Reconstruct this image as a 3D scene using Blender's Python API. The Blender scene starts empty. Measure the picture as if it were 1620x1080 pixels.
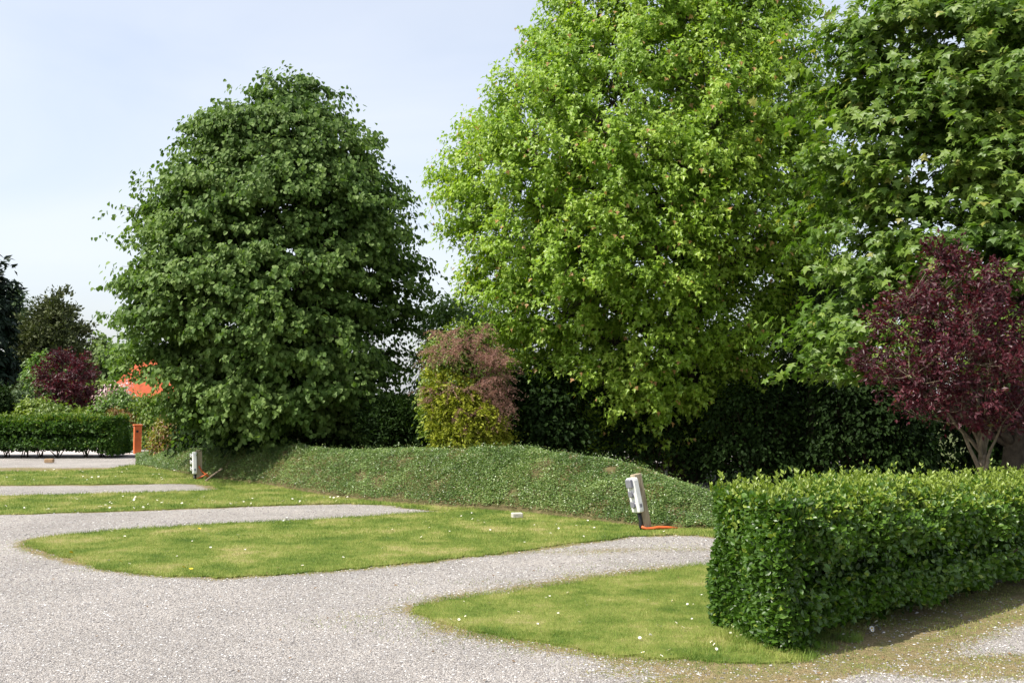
import bpy, math
import numpy as np
from mathutils import Vector

rng = np.random.default_rng(7)
SC = bpy.context.scene
COL = SC.collection

# ------------------------------------------------------------------ camera
FPX, EYE = 1560.0, 1.65
PITCH = math.atan(82 / FPX)
cam_d = bpy.data.cameras.new('camera')
cam_d.sensor_width = 36.0
cam_d.lens = 36.0 * FPX / 1620.0
cam_d.clip_start, cam_d.clip_end = 0.1, 3000
cam = bpy.data.objects.new('camera', cam_d)
COL.objects.link(cam)
cam.location = (0, 0, EYE)
cam.rotation_euler = (math.pi / 2 + PITCH, 0, 0)
SC.camera = cam

# ------------------------------------------------------------------ sky + sun
SUN_EL = math.radians(54)
SUN_H = np.array([-1.0, -0.50]); SUN_H /= np.linalg.norm(SUN_H)
w = bpy.data.worlds.new('World'); SC.world = w; w.use_nodes = True
nt = w.node_tree
bg = nt.nodes['Background']
sky = nt.nodes.new('ShaderNodeTexSky')
sky.sky_type = 'NISHITA'; sky.sun_disc = False
sky.sun_elevation = SUN_EL
sky.sun_rotation = math.atan2(SUN_H[0], SUN_H[1])
sky.altitude = 50; sky.air_density = 1.0; sky.dust_density = 3.0; sky.ozone_density = 2.0
veil = nt.nodes.new('ShaderNodeMix'); veil.data_type = 'RGBA'; veil.inputs[0].default_value = .52      # thin high cloud over the blue
tcw = nt.nodes.new('ShaderNodeTexCoord'); mpw = nt.nodes.new('ShaderNodeMapping'); mpw.inputs['Scale'].default_value = (1.2, 1.2, 4.0)
nzw = nt.nodes.new('ShaderNodeTexNoise'); nzw.inputs['Scale'].default_value = 1.6; nzw.inputs['Detail'].default_value = 5; nzw.inputs['Distortion'].default_value = .6
rgw = nt.nodes.new('ShaderNodeMapRange'); rgw.inputs[1].default_value = .3; rgw.inputs[2].default_value = .7; rgw.inputs[3].default_value = .44; rgw.inputs[4].default_value = .66
nt.links.new(tcw.outputs['Generated'], mpw.inputs[0]); nt.links.new(mpw.outputs[0], nzw.inputs['Vector']); nt.links.new(nzw.outputs['Fac'], rgw.inputs[0]); nt.links.new(rgw.outputs[0], veil.inputs[0])
veil.inputs[7].default_value = (4.65, 4.75, 4.95, 1)
nt.links.new(sky.outputs[0], veil.inputs[6]); nt.links.new(veil.outputs[2], bg.inputs[0])
bg.inputs[1].default_value = 0.15
sd = bpy.data.lights.new('sun', 'SUN'); sd.energy = 4.6; sd.angle = math.radians(0.5); sd.color = (1.0, 0.95, 0.86)
sun = bpy.data.objects.new('sun', sd); COL.objects.link(sun)
sv = Vector((SUN_H[0] * math.cos(SUN_EL), SUN_H[1] * math.cos(SUN_EL), math.sin(SUN_EL)))
sun.rotation_euler = sv.to_track_quat('Z', 'Y').to_euler()
sun.location = sv * 60
SC.view_settings.view_transform = 'Standard'
SC.view_settings.look = 'None'
SC.view_settings.exposure = 0.62
SC.view_settings.gamma = 1.0
SC.cycles.max_bounces = 6
SC.cycles.transparent_max_bounces = 4

# ------------------------------------------------------------------ helpers
cp, sp = math.cos(PITCH), math.sin(PITCH)
def ray(px, py):
    x = (px - 810) / FPX; z = -(py - 540) / FPX
    return np.array([x, cp - z * sp, sp + z * cp])
def G(px, py, z=0.0):                     # point of the ground seen there
    d = ray(px, py); t = (z - EYE) / d[2]
    return np.array([d[0] * t, d[1] * t, z])
def AT(px, py, Y):
    d = ray(px, py); t = Y / d[1]
    return np.array([d[0] * t, Y, EYE + d[2] * t])

def tag(o, label=None, cat=None, group=None, kind=None):
    if label: o['label'] = label
    if cat: o['category'] = cat
    if group: o['group'] = group
    if kind: o['kind'] = kind
    return o
def thing(name, loc, label, cat, group=None):
    o = bpy.data.objects.new(name, None); COL.objects.link(o)
    o.location = tuple(loc); o.empty_display_size = 0.2
    return tag(o, label, cat, group)

class MB:
    """collects vertices and faces in world space; build() links ONE mesh object"""
    def __init__(s): s.V = []; s.F = []; s.A = []; s.M = []; s.n = 0
    def add(s, V, F, a=0.5, m=0):
        V = np.asarray(V, float).reshape(-1, 3)
        if isinstance(F, np.ndarray): F = [F]
        for f in F:
            f = np.asarray(f, int)
            s.F.append(f + s.n); s.M.append(np.full(len(f), m, np.int32))
        s.V.append(V); s.A.append(np.broadcast_to(np.asarray(a, float), (len(V),)).copy()); s.n += len(V)
        return s
    def build(s, name, mats, parent=None, smooth=False, loc=None):
        V = np.concatenate(s.V)
        base = np.array(parent.location) if parent is not None else np.zeros(3)
        if parent is not None and parent.parent is not None: base = base + np.array(parent.parent.location)
        if loc is not None: base = np.array(loc, float)
        V = V - base
        me = bpy.data.meshes.new(name)
        me.vertices.add(len(V)); me.vertices.foreach_set('co', V.astype(np.float32).ravel())
        sizes = np.concatenate([np.full(len(f), f.shape[1], np.int32) for f in s.F])
        loops = np.concatenate([f.ravel() for f in s.F]).astype(np.int32)
        me.loops.add(len(loops)); me.loops.foreach_set('vertex_index', loops)
        me.polygons.add(len(sizes))
        st = np.zeros(len(sizes), np.int32); st[1:] = np.cumsum(sizes)[:-1]
        me.polygons.foreach_set('loop_start', st)
        try: me.polygons.foreach_set('loop_total', sizes)
        except Exception: pass
        me.polygons.foreach_set('material_index', np.concatenate(s.M))
        me.polygons.foreach_set('use_smooth', np.full(len(sizes), smooth))
        at = me.attributes.new('rnd', 'FLOAT', 'POINT')
        at.data.foreach_set('value', np.concatenate(s.A).astype(np.float32))
        if not isinstance(mats, (list, tuple)): mats = [mats]
        for m in mats: me.materials.append(m)
        me.update(calc_edges=True); me.validate()
        o = bpy.data.objects.new(name, me); COL.objects.link(o)
        if parent is not None: o.parent = parent
        if loc is not None and parent is None: o.location = tuple(loc)
        return o

def nrm(v): return v / np.maximum(np.linalg.norm(v, axis=-1, keepdims=True), 1e-9)

# leaf templates: x across, y along, z out of the blade
def T(v, *f): return (np.array(v, float), [np.array(q) for q in f])
LANCE = T([(0,0,0),(.24,.42,.07),(0,1,-.05),(-.24,.42,.07)], [[0,1,2],[0,2,3]])
OVAL = T([(0,0,0),(.3,.25,.06),(.28,.68,.06),(0,1,-.06),(-.28,.68,.06),(-.3,.25,.06)], [[0,1,2,3],[0,3,4,5]])
HEART = T([(0,0,0),(.46,.12,.1),(.44,.6,.08),(0,1.05,-.1),(-.44,.6,.08),(-.46,.12,.1)], [[0,1,2,3],[0,3,4,5]])
TRI3 = T([(0,0,0),(.5,.28,.05),(.22,.45,.03),(0,1,-.12),(-.22,.45,.03),(-.5,.28,.05)], [[0,1,2],[0,2,3],[0,3,4],[0,4,5]])
_mo = [(0,0,0),(.22,-.05,.0),(.58,.02,-.06),(.34,.26,.04),(.72,.55,-.1),(.30,.56,.02),(.0,1.08,-.14),(-.30,.56,.02),(-.72,.55,-.1),(-.34,.26,.04),(-.58,.02,-.06),(-.22,-.05,.0)]
MAPLE = T(_mo + [(0,.38,.03)], [[12,i,i+1] for i in range(11)] + [[12,11,0]])
NEEDLE = T([(-.03,0,0),(.03,0,0),(0,1,0)], [[0,1,2]])
SQ = T([(-.5,0,0),(.5,0,0),(.35,1,0),(-.35,1,0)], [[0,1,2,3]])

def leaves(mb, tpl, P, axis, normal, size, a=None, m=0, width=1.0):
    n = len(P)
    tv, tf = tpl
    y = nrm(axis); x = nrm(np.cross(y, normal)); z = np.cross(x, y)
    size = np.broadcast_to(np.asarray(size, float), (n,))
    V = P[:, None, :] + size[:, None, None] * (tv[None, :, 0:1] * width * x[:, None, :] + tv[None, :, 1:2] * y[:, None, :] + tv[None, :, 2:3] * z[:, None, :])
    k = len(tv)
    F = [(f[None] + (np.arange(n) * k)[:, None, None]).reshape(-1, f.shape[1]) for f in tf]
    if a is None: a = rng.random(n)
    mb.add(V.reshape(-1, 3), F, np.repeat(a, k), m)

def tube(mb, pts, radii, sides=6, a=0.5, m=0, cap=True):
    pts = np.asarray(pts, float); n = len(pts)
    radii = np.broadcast_to(np.asarray(radii, float), (n,))
    d = nrm(np.gradient(pts, axis=0))
    up = np.array([0.31, 0.17, 1.0]) if abs(d[0, 2]) < .8 else np.array([1.0, .2, 0.1])
    x = nrm(np.cross(d, up)); y = np.cross(d, x)
    t = np.linspace(0, 2 * np.pi, sides, endpoint=False)
    V = pts[:, None] + radii[:, None, None] * (np.cos(t)[None, :, None] * x[:, None] + np.sin(t)[None, :, None] * y[:, None])
    i = np.arange(n - 1)[:, None] * sides; j = np.arange(sides)[None]; j2 = (j + 1) % sides
    F = np.stack([i + j, i + j2, i + sides + j2, i + sides + j], -1).reshape(-1, 4)
    Fs = [F]
    if cap and sides > 3: Fs.append(np.array([list(range(sides))[::-1]])); Fs.append(np.array([[(n - 1) * sides + q for q in range(sides)]]))
    mb.add(V.reshape(-1, 3), Fs, a, m)

def curve3(a, b, c, n=7):
    t = np.linspace(0, 1, n)[:, None]
    return (1-t)**2 * np.array(a) + 2*t*(1-t) * np.array(b) + t**2 * np.array(c)

def vnoise(P, s, seed=0):
    """cheap smooth 3-D value noise in numpy, 0..1"""
    P = np.asarray(P, float) / s
    i = np.floor(P).astype(np.int64); f = P - i; f = f * f * (3 - 2 * f)
    def h(a, b, c):
        q = (a * 374761393 + b * 668265263 + c * 2147483647 + seed * 974711) & 0x7fffffff
        q = ((q ^ (q >> 13)) * 1274126177) & 0x7fffffff
        return ((q ^ (q >> 16)) & 0xffff) / 65535.0
    r = 0
    for dx in (0, 1):
        for dy in (0, 1):
            for dz in (0, 1):
                wgt = (f[..., 0] if dx else 1 - f[..., 0]) * (f[..., 1] if dy else 1 - f[..., 1]) * (f[..., 2] if dz else 1 - f[..., 2])
                r = r + wgt * h(i[..., 0] + dx, i[..., 1] + dy, i[..., 2] + dz)
    return r
def fbm(x, y, s, seed=0):
    P = np.stack([x, y, np.zeros_like(x) + .37], -1)
    return (vnoise(P, s, seed) * .55 + vnoise(P, s * .5, seed + 1) * .28 + vnoise(P, s * .23, seed + 2) * .17)

# ------------------------------------------------------------------ materials
def lin(h):
    c = [int(h[i:i+2], 16) / 255 for i in (0, 2, 4)]
    return tuple(((v + .055) / 1.055) ** 2.4 if v > .04045 else v / 12.92 for v in c) + (1,)
class NT:
    def __init__(s, name):
        s.m = bpy.data.materials.new(name); s.m.use_nodes = True
        s.t = s.m.node_tree; s.t.nodes.clear()
        s.out = s.t.nodes.new('ShaderNodeOutputMaterial')
    def n(s, typ, **kw):
        o = s.t.nodes.new(typ)
        for k, v in kw.items():
            if k.startswith('i_'):
                key = k[2:]; key = int(key) if key.isdigit() else key.replace('_', ' ')
                o.inputs[key].default_value = v
            else: setattr(o, k, v)
        return o
    def l(s, a, b): s.t.links.new(a, b)
    def ramp(s, src, stops):
        r = s.n('ShaderNodeValToRGB'); e = r.color_ramp.elements
        e[0].position, e[0].color = stops[0]; e[1].position, e[1].color = stops[-1]
        for p, c in stops[1:-1]:
            q = e.new(p); q.color = c
        s.l(src, r.inputs[0]); return r.outputs[0]
    def noise(s, scale, detail=3, rough=.55):
        g = s.n('ShaderNodeNewGeometry'); o = s.n('ShaderNodeTexNoise')
        o.inputs['Scale'].default_value = scale; o.inputs['Detail'].default_value = detail; o.inputs['Roughness'].default_value = rough
        s.l(g.outputs['Position'], o.inputs['Vector']); return o.outputs['Fac']
    def mix(s, fac, a, b, mode='MIX'):
        o = s.n('ShaderNodeMix', data_type='RGBA', blend_type=mode)
        if isinstance(fac, (int, float)): o.inputs[0].default_value = fac
        else: s.l(fac, o.inputs[0])
        for v, k in ((a, 6), (b, 7)):
            if isinstance(v, tuple): o.inputs[k].default_value = v
            else: s.l(v, o.inputs[k])
        return o.outputs[2]
def c3(r, g, b): return (r, g, b, 1)

def leaf_mat(name, dark, mid, light, tip=None, transl=0.35, tcol=(1.5, 1.7, .6), rough=.42, spec=.5, nscale=.9):
    """leaf colours vary leaf by leaf and a little branch by branch; part of the light passes through"""
    k = NT(name)
    a = k.n('ShaderNodeAttribute', attribute_name='rnd')
    nz = k.noise(nscale, 2)
    ad = k.n('ShaderNodeMath', operation='MULTIPLY_ADD'); k.l(nz, ad.inputs[0]); ad.inputs[1].default_value = .9
    sb = k.n('ShaderNodeMath', operation='SUBTRACT'); k.l(a.outputs['Fac'], sb.inputs[0]); sb.inputs[1].default_value = .45
    k.l(sb.outputs[0], ad.inputs[2])
    # rnd above 1 marks young tips
    st = [(0.0, c3(*dark)), (.5, c3(*mid)), (1.0, c3(*light))]
    col = k.ramp(ad.outputs[0], st)
    if tip:
        gt = k.n('ShaderNodeMath', operation='GREATER_THAN'); k.l(a.outputs['Fac'], gt.inputs[0]); gt.inputs[1].default_value = 1.5
        col = k.mix(gt.outputs[0], col, c3(*tip))
    p = k.n('ShaderNodeBsdfPrincipled'); k.l(col, p.inputs['Base Color'])
    p.inputs['Roughness'].default_value = rough; p.inputs['Specular IOR Level'].default_value = spec
    tr = k.n('ShaderNodeBsdfTranslucent')
    tc = k.mix(1.0, col, (tcol[0], tcol[1], tcol[2], 1), 'MULTIPLY'); k.l(tc, tr.inputs['Color'])
    ms = k.n('ShaderNodeMixShader'); ms.inputs[0].default_value = transl
    k.l(p.outputs[0], ms.inputs[1]); k.l(tr.outputs[0], ms.inputs[2]); k.l(ms.outputs[0], k.out.inputs[0])
    return k.m

def plain(name, col, rough=.6, spec=.4, vary=.25, scale=8, bump=0.0, bscale=60, metal=0):
    k = NT(name)
    nz = k.noise(scale, 4)
    lo = tuple(c * (1 - vary) for c in col) + (1,); hi = tuple(min(1, c * (1 + vary)) for c in col) + (1,)
    c = k.ramp(nz, [(.3, lo), (.7, hi)])
    p = k.n('ShaderNodeBsdfPrincipled'); k.l(c, p.inputs['Base Color'])
    p.inputs['Roughness'].default_value = rough; p.inputs['Specular IOR Level'].default_value = spec; p.inputs['Metallic'].default_value = metal
    if bump:
        b = k.n('ShaderNodeBump'); b.inputs['Strength'].default_value = bump; b.inputs['Distance'].default_value = .01
        k.l(k.noise(bscale, 3), b.inputs['Height']); k.l(b.outputs[0], p.inputs['Normal'])
    k.l(p.outputs[0], k.out.inputs[0]); return k.m

M = {}
M['linden'] = leaf_mat('linden_leaf', (.032,.068,.012), (.084,.148,.030), (.195,.278,.078), rough=.55, spec=.20, transl=.30, tcol=(1.2,1.4,.45))
M['boxelder'] = leaf_mat('box_elder_leaf', (.112,.210,.020), (.215,.350,.034), (.375,.500,.078), tip=(.46,.27,.11), transl=.42, tcol=(1.2,1.25,.4), spec=.4)
M['maple'] = leaf_mat('maple_leaf', (.050,.105,.014), (.102,.182,.024), (.205,.285,.050), tip=(.27,.27,.06), transl=.36, tcol=(1.2,1.4,.45), rough=.45, spec=.4)
M['plum'] = leaf_mat('plum_leaf', (.020,.005,.008), (.048,.010,.016), (.110,.023,.032), tip=(.13,.13,.03), transl=.3, tcol=(1.8,.6,.8), rough=.45, spec=.4)
M['hedge'] = leaf_mat('privet_leaf', (.028,.066,.008), (.064,.138,.016), (.130,.220,.030), tip=(.230,.300,.045), transl=.28, tcol=(1.3,1.5,.4), rough=.40, spec=.5)
M['farhedge'] = leaf_mat('far_privet_leaf', (.026,.065,.010), (.048,.110,.015), (.085,.160,.022), tip=(.15,.21,.03), transl=.25, rough=.5, spec=.35)
M['evergreen'] = leaf_mat('shade_dark_evergreen_leaf', (.006,.014,.003), (.012,.028,.005), (.027,.054,.009), transl=.15, rough=.62, spec=.12)  # leaf colour darkened further to carry the deep shade under the crowns
M['greyleaf'] = leaf_mat('grey_green_leaf', (.035,.065,.022), (.065,.105,.036), (.11,.16,.062), transl=.25, rough=.55, spec=.3)
M['fresh'] = leaf_mat('fresh_green_leaf', (.060,.120,.022), (.110,.190,.040), (.180,.270,.070), transl=.35, spec=.4)
M['yellowfir'] = leaf_mat('golden_conifer_spray', (.100,.125,.012), (.210,.240,.020), (.350,.360,.040), transl=.25, rough=.6, spec=.25, nscale=2.5)
M['climber'] = leaf_mat('climber_leaf', (.060,.110,.014), (.115,.180,.022), (.210,.270,.036), transl=.25, rough=.45, spec=.4)
M['tamarisk'] = leaf_mat('tamarisk_plume', (.26,.140,.110), (.38,.225,.175), (.52,.34,.27), transl=.3, tcol=(1.1,.85,.8), rough=.75, spec=.15)
M['pine'] = leaf_mat('pine_needle', (.036,.050,.018), (.070,.086,.032), (.12,.135,.052), transl=.1, rough=.6, spec=.25)
M['darkfir'] = leaf_mat('dark_conifer_needle', (.006,.012,.008), (.010,.022,.012), (.018,.035,.018), transl=.05, rough=.6, spec=.2)
M['farpale'] = leaf_mat('far_pale_leaf', (.10,.15,.05), (.16,.22,.08), (.22,.28,.11), transl=.3, rough=.6, spec=.2)
M['blossom'] = leaf_mat('pink_blossom', (.50,.33,.34), (.65,.48,.48), (.80,.68,.66), transl=.3, tcol=(1,.9,.9), rough=.7)
M['copper'] = leaf_mat('copper_shrub_leaf', (.06,.05,.015), (.15,.09,.02), (.26,.13,.03), transl=.3, rough=.5)
M['berb'] = leaf_mat('golden_shrub_leaf', (.05,.08,.012), (.16,.17,.02), (.33,.28,.03), tip=(.20,.07,.03), transl=.3, rough=.45, nscale=3)
M['cover'] = leaf_mat('cotoneaster_leaf', (.062,.112,.028), (.150,.240,.060), (.330,.410,.150), tip=(.20,.15,.06), transl=.22, tcol=(1.2,1.4,.5), rough=.36, spec=.6, nscale=1.6)
M['bark'] = plain('grey_brown_bark', (.060,.048,.036), .9, .15, .45, 14, .9, 50)
M['palebark'] = plain('pale_plum_bark', (.17,.135,.095), .8, .2, .35, 18, .6, 60)
M['twig'] = plain('dark_twig', (.05,.035,.025), .9, .2, .3, 10)

# ------------------------------------------------------------------ ground, gravel, lawns
def smooth_poly(pts, n=8, closed=True):
    pts = np.asarray(pts, float); out = []
    N = len(pts)
    for i in range(N):
        p0, p1, p2, p3 = pts[(i-1) % N], pts[i], pts[(i+1) % N], pts[(i+2) % N]
        for t in np.arange(n) / n:
            out.append(.5 * ((2*p1) + (-p0+p2)*t + (2*p0-5*p1+4*p2-p3)*t*t + (-p0+3*p1-3*p2+p3)*t**3))
    return np.array(out)
def inside(poly, x, y):
    r = np.zeros(len(x), bool); N = len(poly)
    for i in range(N):
        x1, y1 = poly[i][:2]; x2, y2 = poly[(i+1) % N][:2]
        if y1 == y2: continue
        c = ((y1 > y) != (y2 > y)) & (x < (x2-x1) * (y-y1) / (y2-y1) + x1)
        r ^= c
    return r
def edge_dist(poly, x, y):
    d = np.full(len(x), 1e9); N = len(poly)
    for i in range(N):
        a = np.array(poly[i][:2]); b = np.array(poly[(i+1) % N][:2]); ab = b - a; L = (ab @ ab) + 1e-12
        t = np.clip(((x-a[0])*ab[0] + (y-a[1])*ab[1]) / L, 0, 1)
        d = np.minimum(d, np.hypot(x - a[0] - t*ab[0], y - a[1] - t*ab[1]))
    return d

def gp(pp, n=16):
    w_ = np.array([G(*p)[:2] for p in pp])
    s_ = smooth_poly(w_, n)
    nz = (fbm(s_[:, 0], s_[:, 1], .35, 3) - .5) + 1.1*(fbm(s_[:, 0], s_[:, 1], .11, 4) - .5)
    d = np.roll(s_, -1, 0) - np.roll(s_, 1, 0); nn = nrm(np.stack([d[:, 1], -d[:, 0]], -1))
    return s_ + nn * nz[:, None] * .16
LAWN = {
 'near': gp([(652,969),(700,955),(790,940),(900,925),(1010,908),(1130,893),(1300,880),(1500,905),(1420,950),(1340,990),(1290,1020),(1235,1046),(1140,1048),(1050,1044),(960,1034),(880,1022),(800,1007),(715,990)]),
 'middle': gp([(48,857),(90,849),(200,838),(400,827),(560,819),(690,810),(800,800),(1000,806),(1160,815),(1170,846),(1080,845),(1000,849),(900,861),(790,876),(700,885),(600,896),(500,904),(400,911),(330,912),(250,910),(180,902),(110,884),(62,869)]),
 'far': gp([(-200,815),(0,814),(200,808),(380,801),(520,796),(600,798),(680,806),(760,806),(860,800),(700,780),(560,770),(420,750),(330,752),(345,770),(335,776),(200,780),(0,785),(-200,787)]),
 'farther': gp([(-250,766),(0,767),(150,766),(280,765),(335,768),(350,770),(430,760),(440,735),(300,730),(230,735),(200,737),(170,743),(90,745),(0,746),(-250,746)]),
}
# base: one wide sheet to the horizon
k = NT('rough_ground')
nz = k.noise(.6, 5); c1 = k.ramp(nz, [(.35, c3(.05,.065,.02)), (.65, c3(.085,.10,.035))])
p = k.n('ShaderNodeBsdfPrincipled'); k.l(c1, p.inputs['Base Color']); p.inputs['Roughness'].default_value = .95; p.inputs['Specular IOR Level'].default_value = .1
k.l(p.outputs[0], k.out.inputs[0]); M['ground'] = k.m
k = NT('leaf_litter_soil')
nz = k.noise(9, 5); c1 = k.ramp(nz, [(.35, c3(.06,.055,.022)), (.7, c3(.15,.12,.06))])
p = k.n('ShaderNodeBsdfPrincipled'); k.l(c1, p.inputs['Base Color']); p.inputs['Roughness'].default_value = .95; p.inputs['Specular IOR Level'].default_value = .1
k.l(p.outputs[0], k.out.inputs[0]); M['soil'] = k.m
mb = MB(); S = 900
mb.add([(-S,-S,-.03),(S,-S,-.03),(S,S,-.03),(-S,S,-.03)], np.array([[0,1,2,3]]))
tag(mb.build('ground', M['ground']), kind='structure')

# gravel: fine grid carrying a soil/wear amount per vertex
k = NT('pale_gravel')
a = k.n('ShaderNodeAttribute', attribute_name='rnd')
g = k.n('ShaderNodeNewGeometry')
v1 = k.n('ShaderNodeTexVoronoi'); v1.inputs['Scale'].default_value = 92; k.l(g.outputs['Position'], v1.inputs['Vector'])
v2 = k.n('ShaderNodeTexVoronoi'); v2.inputs['Scale'].default_value = 230; k.l(g.outputs['Position'], v2.inputs['Vector'])
sep = k.n('ShaderNodeSeparateColor'); k.l(v1.outputs['Color'], sep.inputs[0])
sep2 = k.n('ShaderNodeSeparateColor'); k.l(v2.outputs['Color'], sep2.inputs[0])
st1 = k.ramp(sep.outputs[0], [(0, c3(.17,.155,.15)), (.25, c3(.27,.25,.24)), (.6, c3(.40,.375,.35)), (.9, c3(.55,.52,.49)), (1, c3(.72,.70,.67))])
st2 = k.ramp(sep2.outputs[1], [(0, c3(.20,.18,.17)), (.5, c3(.37,.345,.33)), (1, c3(.58,.55,.52))])
stc = k.mix(.45, st1, st2)
big = k.ramp(k.noise(.8, 6, .68), [(.32, c3(.82,.81,.795)), (.5, c3(1.0,.985,.965)), (.68, c3(1.14,1.12,1.095))])
stc = k.mix(1.0, stc, big, 'MULTIPLY')
soilc = k.ramp(k.noise(38, 6, .75), [(.3, c3(.12,.10,.045)), (.5, c3(.27,.21,.105)), (.75, c3(.46,.37,.22))])
soilc = k.mix(k.ramp(k.noise(6, 5, .7), [(.45, c3(0,0,0)), (.62, c3(.75,.75,.75))]), soilc, c3(.17,.185,.055))
n3 = k.noise(28, 4, .7)
ma = k.n('ShaderNodeMath', operation='ADD'); k.l(a.outputs['Fac'], ma.inputs[0]); k.l(n3, ma.inputs[1])
mf = k.ramp(ma.outputs[0], [(.85, c3(0,0,0)), (1.15, c3(1,1,1))])
col = k.mix(mf, stc, soilc)
p = k.n('ShaderNodeBsdfPrincipled'); k.l(col, p.inputs['Base Color']); p.inputs['Roughness'].default_value = .9; p.inputs['Specular IOR Level'].default_value = .2
b = k.n('ShaderNodeBump'); b.inputs['Strength'].default_value = 1.0; b.inputs['Distance'].default_value = .012
k.l(v1.outputs['Distance'], b.inputs['Height']); b.invert = True
b2 = k.n('ShaderNodeBump'); b2.inputs['Strength'].default_value = .7; b2.inputs['Distance'].default_value = .006; b2.invert = True
k.l(v2.outputs['Distance'], b2.inputs['Height']); k.l(b.outputs[0], b2.inputs['Normal'])
k.l(b2.outputs[0], p.inputs['Normal']); k.l(p.outputs[0], k.out.inputs[0]); M['gravel'] = k.m

def dirt(x, y):
    d = np.zeros(len(x))
    for nme, wd in (('near', .42), ('middle', .16), ('far', .10), ('farther', .2)):
        e = edge_dist(LAWN[nme][::4], x, y); d = np.maximum(d, .75 * np.exp(-e / wd))
    # trodden earth band in front of the near hedge, running up the slope of its line
    hx, hy = .78, .626
    s_ = (x - 1.2) * hx + (y - 6.0) * hy; q = (x - 1.2) * hy - (y - 6.0) * hx      # q = distance in front of the hedge line
    band = np.exp(-((q - .25) / .42) ** 2) * (s_ > -.9)
    band = np.maximum(band, (q > -.2) * (q < .55) * (s_ > 0))
    d = np.maximum(d, band * 1.0)
    # brownish strip along the right end of the near edge
    d = np.maximum(d, .55 * np.exp(-((y - 5.95 - .05 * x) / .35) ** 2) * np.clip((x + .6) / 1.5, 0, 1))
    # worn weeds down the second pitch and across its mouth
    d = np.maximum(d, .44 * np.exp(-((y - (10.3 + .18 * x)) / .35) ** 2) * (x > -9)*np.clip((x+1.8)/2.2, 0, 1))
    d = np.maximum(d, .52 * np.exp(-(((x + .9) / .9) ** 2 + ((y - 7.3) / .45) ** 2)))
    d = np.maximum(d, .55 * np.exp(-((y - 14.6) / .35) ** 2) * np.clip((x+3.4)/2.5, 0, 1))
    d = np.maximum(d, .60 * np.clip(1 - np.abs(y - 21.6) / 1.1, 0, 1))
    n = fbm(x, y, .9, 11)
    return np.clip(d * (0.35 + 1.25 * n) + .20 * (n - .4), 0, 1)
gx = np.linspace(-26, 9, 300); gy = np.concatenate([np.linspace(-6, 4.2, 12), np.linspace(4.4, 16, 260), np.linspace(16.2, 31, 80)])
X, Yg = np.meshgrid(gx, gy); x_, y_ = X.ravel(), Yg.ravel()
z_ = (fbm(x_, y_, 1.6, 5) - .5) * .025 - .004
i = (np.arange(len(gy)-1)[:, None] * len(gx) + np.arange(len(gx)-1)[None]).ravel()
F = np.stack([i, i+1, i+len(gx)+1, i+len(gx)], -1)
mb = MB(); mb.add(np.stack([x_, y_, z_], -1), F, dirt(x_, y_))
tag(mb.build('gravel_drive', M['gravel'], smooth=True), kind='structure')
def gz(x, y): return (fbm(x, y, 1.6, 5) - .5) * .025 - .004

# loose stones lying on the gravel
k = NT('gravel_stone')
a = k.n('ShaderNodeAttribute', attribute_name='rnd')
col = k.ramp(a.outputs['Fac'], [(0, c3(.15,.135,.13)), (.35, c3(.28,.265,.26)), (.75, c3(.43,.415,.405)), (.93, c3(.56,.545,.53)), (1, c3(.80,.78,.75))])
p = k.n('ShaderNodeBsdfPrincipled'); k.l(col, p.inputs['Base Color']); p.inputs['Roughness'].default_value = .8; k.l(p.outputs[0], k.out.inputs[0]); M['stone'] = k.m
OCT = (np.array([(1,0,0),(0,1,0),(-1,0,0),(0,-1,0),(0,0,.7),(0,0,-.7)], float), np.array([[0,1,4],[1,2,4],[2,3,4],[3,0,4],[1,0,5],[2,1,5],[3,2,5],[0,3,5]]))
def scatter_xy(n, x0, x1, y0, y1): return rng.uniform(x0, x1, n), rng.uniform(y0, y1, n)
allx, ally, alls = [], [], []
for (y0, y1, n, s0, s1) in ((4.6, 7.0, 60000, .003, .0085), (7.0, 9.5, 50000, .004, .010), (9.5, 13, 32000, .005, .012), (13, 17, 14000, .007, .014)):
    x, y = scatter_xy(n, -.56*y1, .56*y1, y0, y1)
    on = np.zeros(n, bool)
    for nme in ('near', 'middle', 'far'): on |= inside(LAWN[nme], x, y)
    keep = ~on & (rng.random(n) < 1.15 - dirt(x, y) * 1.1)
    x, y = x[keep], y[keep]; allx.append(x); ally.append(y); alls.append(s0 + (s1 - s0) * rng.random(len(x)) ** 3)
# white chips strewn through the earth band
x, y = scatter_xy(700, .4, 5.2, 5.4, 8.6); q = (x-1.2)*.626-(y-6.0)*.78; kk = (q > -.1) & (q < 1.2); allx.append(x[kk]); ally.append(y[kk]); alls.append(rng.uniform(.005, .012, kk.sum()))
x = np.concatenate(allx); y = np.concatenate(ally); s_ = np.concatenate(alls); n = len(x)
rot = rng.uniform(0, 6.28, n); sx = rng.uniform(.8, 1.5, n); sz = rng.uniform(.5, .9, n)
ov, of = OCT; ov = ov + 0
V = np.empty((n, 6, 3)); jit = rng.uniform(.75, 1.25, (n, 6))
V[..., 0] = (ov[None, :, 0]*sx[:, None]*np.cos(rot)[:, None] - ov[None, :, 1]*np.sin(rot)[:, None]) * jit
V[..., 1] = (ov[None, :, 0]*sx[:, None]*np.sin(rot)[:, None] + ov[None, :, 1]*np.cos(rot)[:, None]) * jit
V[..., 2] = ov[None, :, 2]*sz[:, None]*jit
V = V * s_[:, None, None] + np.stack([x, y, gz(x, y) + s_ * .25], -1)[:, None]
mb = MB(); mb.add(V.reshape(-1, 3), (of[None] + (np.arange(n)*6)[:, None, None]).reshape(-1, 3), np.repeat(rng.random(n), 6))
tag(mb.build('loose_gravel', M['stone']), 'loose pale stones strewn over the gravel drive', 'gravel', kind='stuff')

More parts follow.
